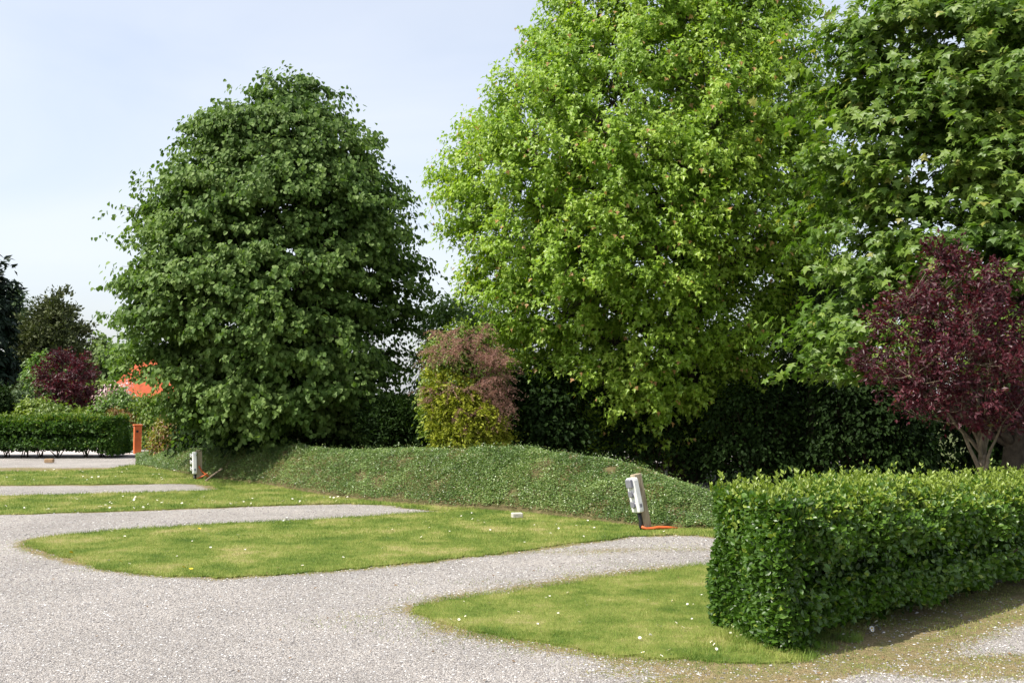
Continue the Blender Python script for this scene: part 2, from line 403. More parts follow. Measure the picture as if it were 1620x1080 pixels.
# brown fallen leaves and bud scales, mostly round the hedge and the drive edges
M['litter'] = plain('dry_litter', (.16,.10,.05), .85, .2, .5, 30)
n = 2600; x, y = scatter_xy(n, -5.5, 5.5, 4.8, 13.5); kk = rng.random(n) < .12 + dirt(x, y)*.9; x, y = x[kk], y[kk]; m_ = len(x)
mb = MB(); leaves(mb, LANCE, np.stack([x, y, gz(x, y)+.012], -1), np.c_[rng.normal(0, 1, (m_, 2)), rng.normal(0, .15, m_)], np.c_[rng.normal(0, .3, (m_, 2)), np.ones(m_)], rng.uniform(.012, .035, m_))
tag(mb.build('leaf_litter', M['litter']), 'dry brown leaf scraps scattered on the gravel and worn earth', 'leaf litter', kind='stuff')

# grass
def grass_nodes(k, bright=1.0):
    a = k.n('ShaderNodeAttribute', attribute_name='rnd')
    n1 = k.ramp(k.noise(1.3, 6, .72), [(.34, c3(0,0,0)), (.66, c3(1,1,1))])
    ad = k.n('ShaderNodeMath', operation='MULTIPLY_ADD'); k.l(a.outputs['Fac'], ad.inputs[0]); ad.inputs[1].default_value = .42
    m2_ = k.n('ShaderNodeMath', operation='MULTIPLY_ADD'); k.l(n1, m2_.inputs[0]); m2_.inputs[1].default_value = .62; m2_.inputs[2].default_value = .10
    k.l(m2_.outputs[0], ad.inputs[2])
    B = bright
    return k.ramp(ad.outputs[0], [(.30, c3(.100*B,.190*B,.026*B)), (.52, c3(.215*B,.305*B,.052*B)), (.72, c3(.350*B,.400*B,.095*B)), (.95, c3(.56*B,.50*B,.22*B))])
k = NT('grass_blade'); col = grass_nodes(k)
p = k.n('ShaderNodeBsdfPrincipled'); k.l(col, p.inputs['Base Color']); p.inputs['Roughness'].default_value = .5; p.inputs['Specular IOR Level'].default_value = .35
tr = k.n('ShaderNodeBsdfTranslucent'); k.l(col, tr.inputs['Color'])
ms = k.n('ShaderNodeMixShader'); ms.inputs[0].default_value = .35; k.l(p.outputs[0], ms.inputs[1]); k.l(tr.outputs[0], ms.inputs[2]); k.l(ms.outputs[0], k.out.inputs[0]); M['blade'] = k.m
k = NT('turf'); col = grass_nodes(k, .62)
col = k.mix(k.ramp(k.noise(60, 3, .7), [(.4, c3(0,0,0)), (.75, c3(.6,.6,.6))]), col, c3(.11,.09,.04))
p = k.n('ShaderNodeBsdfPrincipled'); k.l(col, p.inputs['Base Color']); p.inputs['Roughness'].default_value = .9; p.inputs['Specular IOR Level'].default_value = .1
b = k.n('ShaderNodeBump'); b.inputs['Strength'].default_value = .8; b.inputs['Distance'].default_value = .02; k.l(k.noise(70, 4, .7), b.inputs['Height']); k.l(b.outputs[0], p.inputs['Normal'])
k.l(p.outputs[0], k.out.inputs[0]); M['turf'] = k.m

def lawn_sheet(poly, name):
    mn, mx = poly.min(0), poly.max(0)
    import bmesh
    bm = bmesh.new()
    vs = [bm.verts.new((p[0], p[1], 0)) for p in poly]
    es = [bm.edges.new((vs[i], vs[(i+1) % len(vs)])) for i in range(len(vs))]
    bmesh.ops.triangle_fill(bm, use_beauty=True, edges=es)
    bm.verts.index_update()
    V = np.array([v.co[:] for v in bm.verts]); Fa = np.array([[v.index for v in f.verts] for f in bm.faces]); bm.free()
    # make all faces look up
    e1 = V[Fa[:, 1]] - V[Fa[:, 0]]; e2 = V[Fa[:, 2]] - V[Fa[:, 0]]; fl = np.cross(e1, e2)[:, 2] < 0; Fa[fl] = Fa[fl][:, ::-1]
    V[:, 2] = .012
    N = len(poly); mb = MB(); mb.add(V, Fa, .5)
    lo = np.c_[poly, np.full(N, -.03)]; hi = np.c_[poly, np.full(N, .012)]
    j = np.arange(N); j2 = (j+1) % N
    mb.add(np.r_[lo, hi], np.stack([j, j2, j2+N, j+N], -1), .5)
    return tag(mb.build(name, M['turf']), kind='structure')
for nme in LAWN: lawn_sheet(LAWN[nme], 'lawn')

# grass blades, denser close by
px_, py_, ph_, pw_, pa_ = [], [], [], [], []
def blades(poly, dens, hgt, wid, ylim=(0, 99), spill=.09):
    mn, mx = poly.min(0), poly.max(0); mn = np.maximum(mn, [-14, ylim[0]]); mx = np.minimum(mx, [14, ylim[1]])
    n = int((mx[0]-mn[0]) * (mx[1]-mn[1]) * dens)
    x, y = rng.uniform(mn[0], mx[0], n), rng.uniform(mn[1], mx[1], n)
    keep = np.abs(x) < .56 * y + .3; x, y = x[keep], y[keep]
    ins = inside(poly, x, y)
    e = edge_dist(poly[::4], x, y)
    keep = ins | ((e < spill) & (rng.random(len(x)) < .6*(1-e/spill))); x, y, e = x[keep], y[keep], e[keep]
    th = fbm(x, y, .5, 21); keep = rng.random(len(x)) < .55 + 1.2 * th; x, y, e, th = x[keep], y[keep], e[keep], th[keep]
    long = np.exp(-e / .08) * .5
    px_.append(x); py_.append(y); ph_.append(hgt * (.45 + .9 * rng.random(len(x)) + long)); pw_.append(np.full(len(x), wid)); pa_.append(rng.random(len(x)) * .9 - long * .5)
blades(LAWN['near'], 11000, .026, .0032, spill=.20)
blades(LAWN['middle'], 6500, .030, .0046, (8, 11.2))
blades(LAWN['middle'], 3600, .034, .0066, (11.2, 16))
blades(LAWN['far'], 2000, .038, .009)
blades(LAWN['farther'], 1100, .04, .013)
# sparse tufts in the worn parts of the gravel
n = 260000; x, y = scatter_xy(n, -6, 6, 4.9, 15); dd = dirt(x, y); on = np.zeros(n, bool)
for nme in LAWN: on |= inside(LAWN[nme], x, y)
kk = (~on) & (rng.random(n) < np.clip(dd - .10, 0, 1)*1.2) & (fbm(x, y, .3, 31) > .47)
x, y = x[kk], y[kk]; px_.append(x); py_.append(y); ph_.append(.018 * (.5 + rng.random(len(x)))); pw_.append(np.full(len(x), .004)); pa_.append(rng.random(len(x)))
# taller grass round the foot of the near hedge and the posts
def tuft(cx, cy, r, n, h, wd=.004):
    t = rng.uniform(0, 6.28, n); q = r * np.sqrt(rng.random(n)); px_.append(cx + q*np.cos(t)); py_.append(cy + q*np.sin(t)); ph_.append(h * (.4 + .8 * rng.random(n))); pw_.append(np.full(n, wd)); pa_.append(rng.random(n) * .5)
for (u, v, r, n, h) in ((1190,1010,.22,1500,.07),(1150,1020,.25,1300,.05),(1240,1035,.2,1000,.06),(1215,1000,.18,900,.09),(1345,1012,.09,260,.07),(1300,1025,.1,200,.05),(1110,1040,.12,300,.05),(880,1005,.1,300,.04),(822,1006,.12,300,.04)):
    q = G(u, v); tuft(q[0], q[1], r, n, h)
x, y, h, wd, aa = map(np.concatenate, (px_, py_, ph_, pw_, pa_)); n = len(x)
lean = rng.normal(0, .45, (n, 2)); ax = np.stack([lean[:, 0], lean[:, 1], np.ones(n)], -1)
fa = rng.uniform(0, 6.28, n); nn_ = np.stack([np.cos(fa), np.sin(fa), np.full(n, .3)], -1)
mb = MB()
P = np.stack([x, y, np.full(n, .004)], -1); y_ax = nrm(ax); xx = nrm(np.cross(y_ax, nn_))
V = np.empty((n, 3, 3)); V[:, 0] = P - xx*wd[:, None]*.5; V[:, 1] = P + xx*wd[:, None]*.5; V[:, 2] = P + y_ax*h[:, None]
mb.add(V.reshape(-1, 3), np.arange(n*3).reshape(-1, 3), np.repeat(aa, 3))
tag(mb.build('grass_blades', M['blade']), 'short mown grass blades on the lawn strips', 'grass', kind='stuff')

# ------------------------------------------------------------------ the planted bank
BK = [(215,736,722,24.6),(260,744,717,23.2),(330,757,712,20.6),(420,767,709,19.4),(520,786,716,17.6),(600,794,719,16.8),(700,802,714,16.0),(770,807,713,15.5),(830,811,714,15.2),
      (920,822,727,14.6),(1000,832,743,14.0),(1060,836,760,13.6),(1120,838,785,13.2),(1180,839,803,12.9),(1240,838,815,12.7)]
toe = np.array([G(a_, b_)[:2] for a_, b_, c_, d_ in BK]); rdg = np.array([AT(a_, c_, d_) for a_, b_, c_, d_ in BK])
t0 = np.linspace(0, 1, len(BK)); tt = np.linspace(0, 1, 150)
def ci(v):
    v = np.interp(tt, t0, v); kx = np.exp(-np.linspace(-2, 2, 9)**2); kx /= kx.sum(); vp = np.pad(v, 4, mode='reflect', reflect_type='odd'); return np.convolve(vp, kx, 'valid')
TX, TY = ci(toe[:, 0]), ci(toe[:, 1]); RX, RY, RZ = ci(rdg[:, 0]), ci(rdg[:, 1]), ci(rdg[:, 2])
prof_u = np.array([-.06, 0, .12, .25, .4, .55, .7, .85, 1.0, 1.15, 1.4, 1.9, 2.6]); prof_z = np.array([-.06, .012, .12, .27, .46, .64, .80, .93, 1.0, 1.01, .93, .6, -.05])
uu = np.concatenate([np.linspace(-.06, 1.2, 60), np.linspace(1.24, 2.6, 24)])
zz = np.interp(uu, prof_u, prof_z)
BX = TX[:, None] + (RX-TX)[:, None]*uu[None]; BY = TY[:, None] + (RY-TY)[:, None]*np.where(uu > 1, 1+(uu-1)*1.0, uu)[None]
BZ = RZ[:, None] * zz[None]
amp = np.clip(uu, 0, .3)[None]/.3
BZ = BZ + amp * (fbm(BX.ravel(), BY.ravel(), .8, 41).reshape(BX.shape) - .5) * .10 + amp * (fbm(BX.ravel(), BY.ravel(), .2, 42).reshape(BX.shape) - .5) * .09
nu = len(uu); i = (np.arange(len(tt)-1)[:, None]*nu + np.arange(nu-1)[None]).ravel()
F = np.stack([i, i+nu, i+nu+1, i+1], -1)
mb = MB(); BV = np.stack([BX, BY, BZ], -1).reshape(-1, 3); mb.add(BV, F, .5)
tag(mb.build('bank', M['soil'], smooth=True), kind='structure')
# small glossy creeping leaves over the bank
NL = 380000
si = rng.random(NL) * (len(tt)-1); ui = np.interp(rng.random(NL)**.9, [0, 1], [0.03, 1.35])
ui_idx = np.interp(ui, uu, np.arange(nu)); a0 = si.astype(int); b0 = np.minimum(ui_idx.astype(int), nu-2); fa_, fb_ = si-a0, ui_idx-b0
BG = np.stack([BX, BY, BZ], -1)
P = (BG[a0, b0]*((1-fa_)*(1-fb_))[:, None] + BG[a0+1, b0]*(fa_*(1-fb_))[:, None] + BG[a0, b0+1]*((1-fa_)*fb_)[:, None] + BG[a0+1, b0+1]*(fa_*fb_)[:, None])
pat = fbm(P[:, 0], P[:, 1], .5, 51); bare = fbm(P[:, 0], P[:, 1], .35, 61)
lit_bare = np.exp(-(((P[:, 0]-2.35)/.9)**2 + ((P[:, 1]-13.9)/.45)**2))       # brown litter near the top right
keep = (rng.random(NL) < 1.25 - 1.0*np.clip((bare-.56)*6, 0, 1) - lit_bare) & ((ui > .1) | (rng.random(NL) < .5)); P, pat, ui = P[keep], pat[keep], ui[keep]; n = len(P)
P = P + np.stack([np.zeros(n), np.zeros(n), rng.random(n)**1.5*.05 + (rng.random(n) < .03)*rng.random(n)*.09 + np.clip(pat-.5, 0, 1)*.12], -1)
ax = rng.normal(0, 1, (n, 3)); ax[:, 2] = np.abs(ax[:, 2])*.5; nn_ = rng.normal(0, .45, (n, 3)) + np.array([0, -.25, 1.0])
aa = rng.random(n)*.8 + (pat-.5)*.6; tipm = (rng.random(n) < .04 + .25*(fbm(P[:, 0], P[:, 1], .45, 71) > .66)); aa = np.where(tipm, 2., np.clip(aa, 0, 1))
mb = MB(); leaves(mb, LANCE, P, ax, nn_, .013 + .022*rng.random(n)**1.5, aa, width=1.3)
tag(mb.build('ground_cover', M['cover']), 'creeping small-leaved ground cover carpeting the low bank', 'ground cover', kind='stuff')

# ------------------------------------------------------------------ trees
def profile(rows, Y):
    """silhouette rows (py, left px, right px) turned into heights and real half widths at depth Y"""
    z = np.array([AT(0, r[0], Y)[2] for r in rows]); xl = np.array([AT(r[1], r[0], Y)[0] for r in rows]); xr = np.array([AT(r[2], r[0], Y)[0] for r in rows])
    o = np.argsort(z); return z[o], xl[o], xr[o]

def clusters(rows, Y, R, n, depth=1.0, inner=.3, back=.45, tries=3, seed=0, maxdepth=99, shrink=.62, gap=.27, lump=.42):
    z, xl, xr = profile(rows, Y); zmin, zmax = z[0], z[-1]
    out = []
    wz = np.linspace(zmin, zmax, 200); wr = (np.interp(wz, z, xr) - np.interp(wz, z, xl))/2; cdf = np.cumsum(wr + .3); cdf /= cdf[-1]
    pts = np.zeros((0, 3)); dirs = []
    while len(pts) < n:
        best = None; bd = -1
        for _ in range(tries):
            zc = np.interp(rng.random(), cdf, wz); l, r = np.interp(zc, z, xl), np.interp(zc, z, xr); cx, rx = (l+r)/2, (r-l)/2
            ry = min(rx*depth, maxdepth)
            phi = rng.uniform(0, 2*np.pi)
            if math.sin(phi) > 0 and rng.random() > back: phi = -phi
            top = np.clip((zmax - zc)/R, 0, 1)
            inn = rng.random() < inner
            rho = rng.uniform(.35, .82) if inn else rng.uniform(.9, 1.04)
            if not inn and zmax - zc > 1.2*R and rng.random() < .14: rho = rng.uniform(1.04, 1.04 + .4*R/max(rx, .4))
            dv = np.array([math.cos(phi)*rx/R, math.sin(phi)*ry/R, (zc-zmin)/R*1.3])
            ln = vnoise(dv, 1.9, 17+seed)
            if not inn and ln < gap and rng.random() < .8: continue
            rho *= 1 + (ln-.5)*lump*min(1, 1.6*R/max(rx, .3))
            rxx, ryy = max(rx - shrink*R, .05), max(ry - shrink*R, .05)
            zc2 = zc - .35*R*(1-top)
            pnt = np.array([cx + rho*rxx*math.cos(phi), Y + rho*ryy*math.sin(phi), max(zc2, zmin+.1)])
            d = np.min(np.linalg.norm(pts - pnt, axis=1)) if len(pts) else 9
            if d > bd: bd, best, bdir = d, pnt, np.array([math.cos(phi)*1.0, math.sin(phi)*1.0, .25 + 1.4*(1-top)])
        if best is None: continue
        pts = np.vstack([pts, best]); dirs.append(bdir/np.linalg.norm(bdir))
    return pts, np.array(dirs)

def fill_cluster_leaves(mb, tw, tpl, C, D, R, nl, leaf, droop=.5, flat=.75, twigs=9, hang=.6, tipfrac=0., lsp=.06, twmat=0, norm_up=.8, ln_jit=.5, spread=1.0, dome=False):
    """every cluster is a spray of drooping twigs set with leaves"""
    n = len(C)
    Rc = R * rng.uniform(.6, 1.18, n)
    tgt = D[:, None, :] * rng.uniform(.2, 1.05, (n, twigs, 1)) + rng.normal(0, .55*spread, (n, twigs, 3)) * np.array([1, 1, flat])
    L = np.linalg.norm(tgt, axis=-1, keepdims=True); tgt = tgt / np.maximum(L, 1)
    if dome:
        h = rng.normal(0, 1, (n, twigs, 2)); h = nrm(h)*np.sqrt(rng.uniform(.05, 1.0, (n, twigs, 1)))
        tgt = np.concatenate([h*1.15*spread, .30*flat + 0*h[..., :1]], -1) + D[:, None, :]*np.array([.55, .55, .25])*rng.uniform(.5, 1.1, (n, twigs, 1)) + rng.normal(0, .10, (n, twigs, 3))
        tgt[..., 2] -= droop*(h**2).sum(-1)
    base = C[:, None, :] - D[:, None, :] * (Rc*.55)[:, None, None] * np.ones((1, twigs, 1))
    end = C[:, None, :] + tgt * Rc[:, None, None]
    ctrl = (base + end)/2 + np.array([0, 0, 1.0])*(Rc*.30)[:, None, None]
    if not dome: end = end - np.array([0, 0, 1.0]) * (droop*Rc)[:, None, None] * rng.uniform(.2, 1, (n, twigs, 1)) * .8
    per = max(1, nl // twigs)
    t = rng.random((n, twigs, per, 1)) ** .6
    b_, c_, e_ = base[:, :, None], ctrl[:, :, None], end[:, :, None]
    P = (1-t)**2*b_ + 2*t*(1-t)*c_ + t*t*e_
    tan = 2*(1-t)*(c_-b_) + 2*t*(e_-c_)
    P = P + rng.normal(0, lsp, P.shape)
    rad = P - (C[:, None, None, :] - D[:, None, None, :]*(Rc*.6)[:, None, None, None])
    P = P.reshape(-1, 3); tan = nrm(tan).reshape(-1, 3); rad = nrm(rad).reshape(-1, 3); m = len(P)
    ax = tan*.6 + rng.normal(0, .5, (m, 3)) + np.array([0, 0, -hang])
    nn = rad*.9 + rng.normal(0, ln_jit, (m, 3)) + np.array([0, 0, norm_up])
    clump = np.repeat(rng.random(n), twigs*per)
    a = np.clip(.25 + .5*rng.random(m) + .25*clump, 0, 1)
    if tipfrac:
        tm = (t.reshape(-1) > .93) & (rng.random(m) < tipfrac); a = np.where(tm, 2., a)
    P[:, 2] = np.maximum(P[:, 2], .03)
    leaves(mb, tpl, P, ax, nn, leaf*rng.uniform(.65, 1.2, m), a)
    if tw is not None:
        for i_ in range(n):
            for j_ in range(0, twigs, 3):
                tube(tw, curve3(base[i_, j_], ctrl[i_, j_], end[i_, j_], 6)[:5], np.array([.008, .0065, .005, .0035, .002])*max(R, .3)/.5, 3, m=twmat)

def limbs(mb, trunk_pts, trunk_r, C, D, R, nlimb, lr, droop=0, sides=6, zfrac=.55, twig_r=.012):
    T_ = np.asarray(trunk_pts, float)
    idx = [int(rng.integers(len(C)))]
    dmin = np.linalg.norm(C - C[idx[0]], axis=1)
    while len(idx) < min(nlimb, len(C)):
        j = int(np.argmax(dmin)); idx.append(j); dmin = np.minimum(dmin, np.linalg.norm(C - C[j], axis=1))
    nodes = []
    tz = T_[:, 2]
    for j in idx:
        e = C[j] - D[j]*R*.5
        h = np.linalg.norm(e[:2] - T_[0, :2])
        z0 = np.clip(e[2] - zfrac*h - .2, tz[0] + .12*(tz[-1]-tz[0]), tz[-1]*.96)
        b_ = np.array([np.interp(z0, tz, T_[:, 0]), np.interp(z0, tz, T_[:, 1]), z0])
        c_ = (b_+e)/2 + np.array([0, 0, .16*h])*(1 if droop == 0 else 1.3) + rng.normal(0, .08, 3)
        pp = curve3(b_, c_, e, 9); pp[1:-1] += rng.normal(0, .02, (7, 3))
        r0 = min(lr, np.interp(z0, tz, trunk_r)*.7)
        tube(mb, pp, np.linspace(r0, r0*.22, 9), sides)
        nodes.append(pp[3:])
    nodes = np.concatenate(nodes + [T_[len(T_)//2:]])
    for j in range(len(C)):
        e = C[j] - D[j]*R*.55
        d = np.linalg.norm(nodes - e, axis=1) + np.where(nodes[:, 2] > e[2]+.2, 1.0, 0)
        s = nodes[int(np.argmin(d))]
        if np.linalg.norm(s-e) < .1: continue
        c_ = (s+e)/2 + np.array([0, 0, .08]) + rng.normal(0, .05, 3)
        tube(mb, curve3(s, c_, e, 4), np.array([1, .8, .6, .45])*twig_r, 4, cap=False)

def tree(name, label, cat, rows, Y, base_px, R, ncl, nl, leaf, tpl, leafmat, barkmat, trunk_r=.16, depth=1.0, nlimb=22, trunk_top=.85, group=None, trunk_parts=None, **kw):
    fk = {q: kw.pop(q) for q in ('inner', 'back', 'maxdepth', 'shrink', 'gap', 'lump') if q in kw}
    zf = kw.pop('zfrac', .55); twr = kw.pop('twig_r', .012); tws = kw.pop('twig_tubes', True)
    bx = AT(base_px, 622, Y)[0]
    root = thing(name, (bx, Y, 0), label, cat, group)
    C, D = clusters(rows, Y, R, ncl, depth, **fk)
    zt = C[:, 2].max()*trunk_top; topx = C[C[:, 2] > np.quantile(C[:, 2], .85), 0].mean()
    nT = 12; tz = np.linspace(0, zt, nT); tx = np.linspace(bx, topx, nT) + np.cumsum(rng.normal(0, .03, nT)); ty = Y + np.cumsum(rng.normal(0, .03, nT)); tx[0], ty[0] = bx, Y
    TP = np.stack([tx, ty, tz - .02*(np.arange(nT) == 0)], -1); TR = trunk_r*np.linspace(1.15, .22, nT)**1.05; TR[0] *= 1.25
    mt = MB(); tube(mt, TP, TR, 12)
    mt.build('trunk', barkmat, root, smooth=True)
    ml = MB(); limbs(ml, TP, TR, C, D, R, nlimb, trunk_r*.5, zfrac=zf, twig_r=twr)
    mc = MB(); fill_cluster_leaves(mc, ml if tws else None, tpl, C, D, R, nl, leaf, **kw)
    ml.build('branches', barkmat, root, smooth=True)
    mc.build('crown', leafmat, root)
    return root

LINDEN = [(104,470,500),(125,420,525),(150,375,532),(180,330,548),(205,300,590),(240,262,608),(265,285,618),(300,252,640),(335,232,655),(370,222,668),(410,228,670),(440,214,680),(470,196,678),(510,204,662),(560,212,660),(600,220,662),(640,246,655),(672,285,575),(700,365,490)]
tree('linden_tree', 'big dark green round-topped broadleaf tree drooping to the ground behind the left power post', 'tree', LINDEN, 20.3, 440, .72, 400, 440, .088, HEART, M['linden'], M['bark'],
     trunk_r=.22, depth=.88, nlimb=30, droop=.75, hang=.9, flat=1.0, twigs=16, inner=.25, norm_up=.6, lsp=.05, dome=True, shrink=.92, gap=.36, lump=.28)
ELDER = [(-150,980,1140),(-90,930,1200),(-40,890,1240),(0,868,1268),(30,845,1285),(60,850,1290),(100,828,1300),(140,788,1312),(170,756,1318),(200,708,1320),(240,718,1322),(280,702,1325),(320,700,1325),(360,690,1322),(400,705,1318),(450,732,1310),(500,742,1290),(550,790,1245),(585,805,1235),(615,830,1220),(650,865,1195),(690,905,1150),(722,940,1110)]
tree('box_elder_tree', 'huge bright yellow-green tree with pinkish young leaf tips in the centre behind the bank', 'tree', ELDER, 18.6, 1085, .62, 860, 270, .092, TRI3, M['boxelder'], M['bark'],
     trunk_r=.26, depth=.85, nlimb=38, droop=.15, hang=.75, flat=1.0, twigs=13, spread=.85, shrink=.66, gap=.33, lump=.5, inner=.38, norm_up=.6, tipfrac=.07, maxdepth=3.7, lsp=.05)
MAPL = [(-260,1480,1720),(-160,1400,1850),(-80,1375,1900),(-20,1368,1930),(30,1340,1950),(80,1305,1960),(130,1288,1960),(200,1280,1960),(280,1278,1960),(340,1285,1950),(400,1290,1940),(470,1300,1920),(520,1275,1890),(560,1265,1850),(600,1290,1790)]
tree('maple_tree', 'tall darker maple with large lobed leaves filling the upper right corner', 'tree', MAPL, 13.4, 1590, .58, 440, 190, .108, MAPLE, M['maple'], M['bark'],
     trunk_r=.135, depth=.7, nlimb=26, droop=.45, hang=.55, flat=1.0, twigs=12, dome=True, inner=.28, norm_up=.9, tipfrac=.08, maxdepth=2.2, back=.35, lsp=.06)
PLUM = [(380,1475,1498),(415,1468,1510),(435,1450,1600),(460,1440,1620),(490,1395,1640),(510,1385,1650),(540,1410,1660),(570,1345,1670),(590,1335,1675),(620,1405,1670),(645,1395,1650),(665,1480,1630),(685,1510,1600)]

def plum(name, label, rows, Y, base_px, R, ncl, nl, leaf, zsplit, seed=0, width=1.0):
    bx = AT(base_px, 622, Y)[0]
    root = thing(name, (bx, Y, 0), label, 'tree')
    C, D = clusters(rows, Y, R, ncl, .8, inner=.4, back=.6, gap=.40, lump=.7, tries=2, shrink=.5)
    D = nrm(D + np.array([0, 0, .5]))
    mt = MB(); T0 = np.array([(bx-.01, Y, -.02), (bx, Y, .3), (bx+.01, Y, .6), (bx-.01, Y, zsplit)]); tube(mt, T0, [.062, .052, .046, .042], 10); mt.build('trunk', M['palebark'], root, smooth=True)
    ml = MB(); nodes = []
    for k_ in range(9):
        an = k_/9*2*np.pi + rng.uniform(-.2, .2); j = int(np.argmax((C[:, 0]-bx)*math.cos(an) + (C[:, 1]-Y)*math.sin(an) + rng.normal(0, .3, len(C)) + .35*C[:, 2]*(k_ % 2)))
        e = C[j]; c_ = np.array([bx + .35*(e[0]-bx), Y + .35*(e[1]-Y), zsplit + .62*(e[2]-zsplit)])
        pp = curve3(T0[-1] - [0, 0, .12*(k_ % 3)], c_, e, 10); pp[1:-1] += rng.normal(0, .015, (8, 3)); tube(ml, pp, np.array([.024,.021,.018,.015,.012,.009,.007,.005,.004,.003]), 6); nodes.append(pp[2:])
    nodes = np.concatenate(nodes)
    for j in range(len(C)):
        d = np.linalg.norm(nodes-C[j], axis=1) + np.where(nodes[:, 2] > C[j, 2], .6, 0); s = nodes[int(np.argmin(d))]
        tube(ml, curve3(s, (s+C[j])/2 + [0, 0, -.04], C[j], 4), [.005, .004, .003, .002], 4, cap=False)
    mc = MB(); fill_cluster_leaves(mc, ml, LANCE, C, D, R, nl, leaf, droop=.15, flat=1.0, twigs=8, hang=.15, norm_up=.4, tipfrac=.10, lsp=.022, ln_jit=.7)
    ml.build('branches', M['palebark'], root, smooth=True); mc.build('crown', M['plum'], root)
plum('purple_plum_tree', 'dark purple-leaved small tree rising behind the near hedge', PLUM, 10.6, 1553, .25, 185, 90, .060, 1.0)

# shrub: crown right down to the soil, several stems
def shrub(name, label, cat, rows, Y, R, ncl, nl, leaf, tpl, mat, depth=.8, group=None, stem=M['twig'], nstem=5, **kw):
    fk = {q: kw.pop(q) for q in ('inner', 'back', 'maxdepth', 'shrink', 'gap', 'lump') if q in kw}
    C, D = clusters(rows, Y, R, ncl, depth, **fk)
    cx = np.median(C[:, 0]); root = thing(name, (cx, Y, 0), label, cat, group)
    ms = MB()
    for k_ in range(nstem):
        j = int(rng.integers(len(C))); e = C[j]; b_ = np.array([cx + rng.normal(0, .12), Y + rng.normal(0, .08), -.02])
        tube(ms, curve3(b_, [b_[0]*.6+e[0]*.4, b_[1]*.6+e[1]*.4, e[2]*.7], e, 6), np.linspace(.03, .008, 6)*max(.6, min(2, e[2]/1.5)), 5)
    for j in range(len(C)):
        zb = C[j, 2]*rng.uniform(.35, .7); s = np.array([cx + (C[j, 0]-cx)*.45, Y + (C[j, 1]-Y)*.45, zb]); tube(ms, curve3(s, (s+C[j])/2+[0, 0, .05], C[j], 3), [.010, .007, .004], 3, cap=False)
    ms.build('stems', stem, root)
    mc = MB(); fill_cluster_leaves(mc, None, tpl, C, D, R, nl, leaf, **kw); mc.build('foliage', mat, root)
    return root

# shrubs and trees in the belt behind the bank, left to right
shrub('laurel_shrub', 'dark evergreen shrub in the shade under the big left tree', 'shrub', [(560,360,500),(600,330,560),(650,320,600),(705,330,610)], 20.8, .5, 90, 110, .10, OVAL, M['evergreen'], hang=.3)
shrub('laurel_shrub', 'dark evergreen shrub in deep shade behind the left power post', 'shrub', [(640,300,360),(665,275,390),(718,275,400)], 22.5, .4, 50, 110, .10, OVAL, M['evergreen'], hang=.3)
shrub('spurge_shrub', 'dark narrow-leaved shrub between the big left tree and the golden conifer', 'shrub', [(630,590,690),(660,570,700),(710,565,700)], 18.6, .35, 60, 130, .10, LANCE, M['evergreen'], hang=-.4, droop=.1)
tree('peach_tree', 'light green tree with long narrow leaves peeping between the two big trees', 'tree', [(465,700,745),(490,680,790),(520,665,830),(560,655,840),(600,650,840),(640,660,830)], 22.5, 735, .5, 110, 130, .13, LANCE, M['fresh'], M['bark'], trunk_r=.09, nlimb=10, hang=.7, tipfrac=0.0)
shrub('climber_thicket', 'leafy green column of climbing shrub behind the pinkish plumes', 'shrub', [(515,712,770),(540,688,790),(580,668,805),(640,664,808),(708,676,805)], 17.3, .32, 140, 200, .060, OVAL, M['climber'], depth=.9, hang=.4)
shrub('golden_conifer', 'golden yellow-green conifer with feathery sprays at the crest of the bank', 'conifer', [(590,674,716),(625,674,770),(655,676,800),(690,680,806),(716,684,806)], 16.8, .22, 130, 190, .075, LANCE, M['yellowfir'], depth=.7, hang=-.1, droop=.2, lsp=.03, norm_up=.3)
def tamarisk():
    Y = 16.9; root = thing('tamarisk_shrub', (AT(790, 622, Y)[0], Y, 0), 'shrub with feathery brownish-pink plumes draped over the green climber', 'shrub')
    ms, mc = MB(), MB(); b_ = np.array(root.location)
    ends = []
    for (u0, v0, su, sv_, n) in ((728,532,16,10,6),(765,552,16,14,8),(712,556,10,10,4),(750,588,22,16,9),(785,605,10,16,5),(735,628,16,8,5),(765,648,20,18,12),(752,674,10,12,4),(798,645,6,20,5),(674,562,5,10,3),(788,578,9,14,4),(670,612,3,14,2)):
        for _ in range(n): ends.append(AT(u0+rng.normal(0, su), v0+rng.normal(0, sv_), Y-.35+rng.normal(0, .18)))
    for e in ends:
        fork = np.array([b_[0]*.35+e[0]*.65, b_[1], 0]) + np.array([rng.normal(.05, .12), .15+rng.normal(0, .1), max(.7, e[2]+.15-abs(rng.normal(0, .3)))])
        pp = curve3(fork, (fork+e)/2+[0, -.1, .25], e, 9); tube(ms, pp, np.linspace(.010, .002, 9), 4, cap=False)
        for q in range(9):
            s = pp[5+q//3]; d = nrm(rng.normal(0, 1, 3)*[1, .7, .4]+[-.25, -.3, -.45]); ln = rng.uniform(.16, .36); m = 46
            t = rng.random((m, 1)); P = s+d*t*ln+rng.normal(0, .012, (m, 3))+np.array([0, 0, -.25])*t*t*ln
            ax = d+rng.normal(0, .8, (m, 3)); leaves(mc, LANCE, P, ax, rng.normal(0, 1, (m, 3)), rng.uniform(.018, .034, m), width=.8)
    tube(ms, curve3(b_-[0, 0, .02], b_+[-.05, 0, .5], b_+[-.2, 0, 1.0], 6), np.linspace(.05, .03, 6), 8)
    ms.build('stems', M['bark'], root); mc.build('plumes', M['tamarisk'], root)
tamarisk()
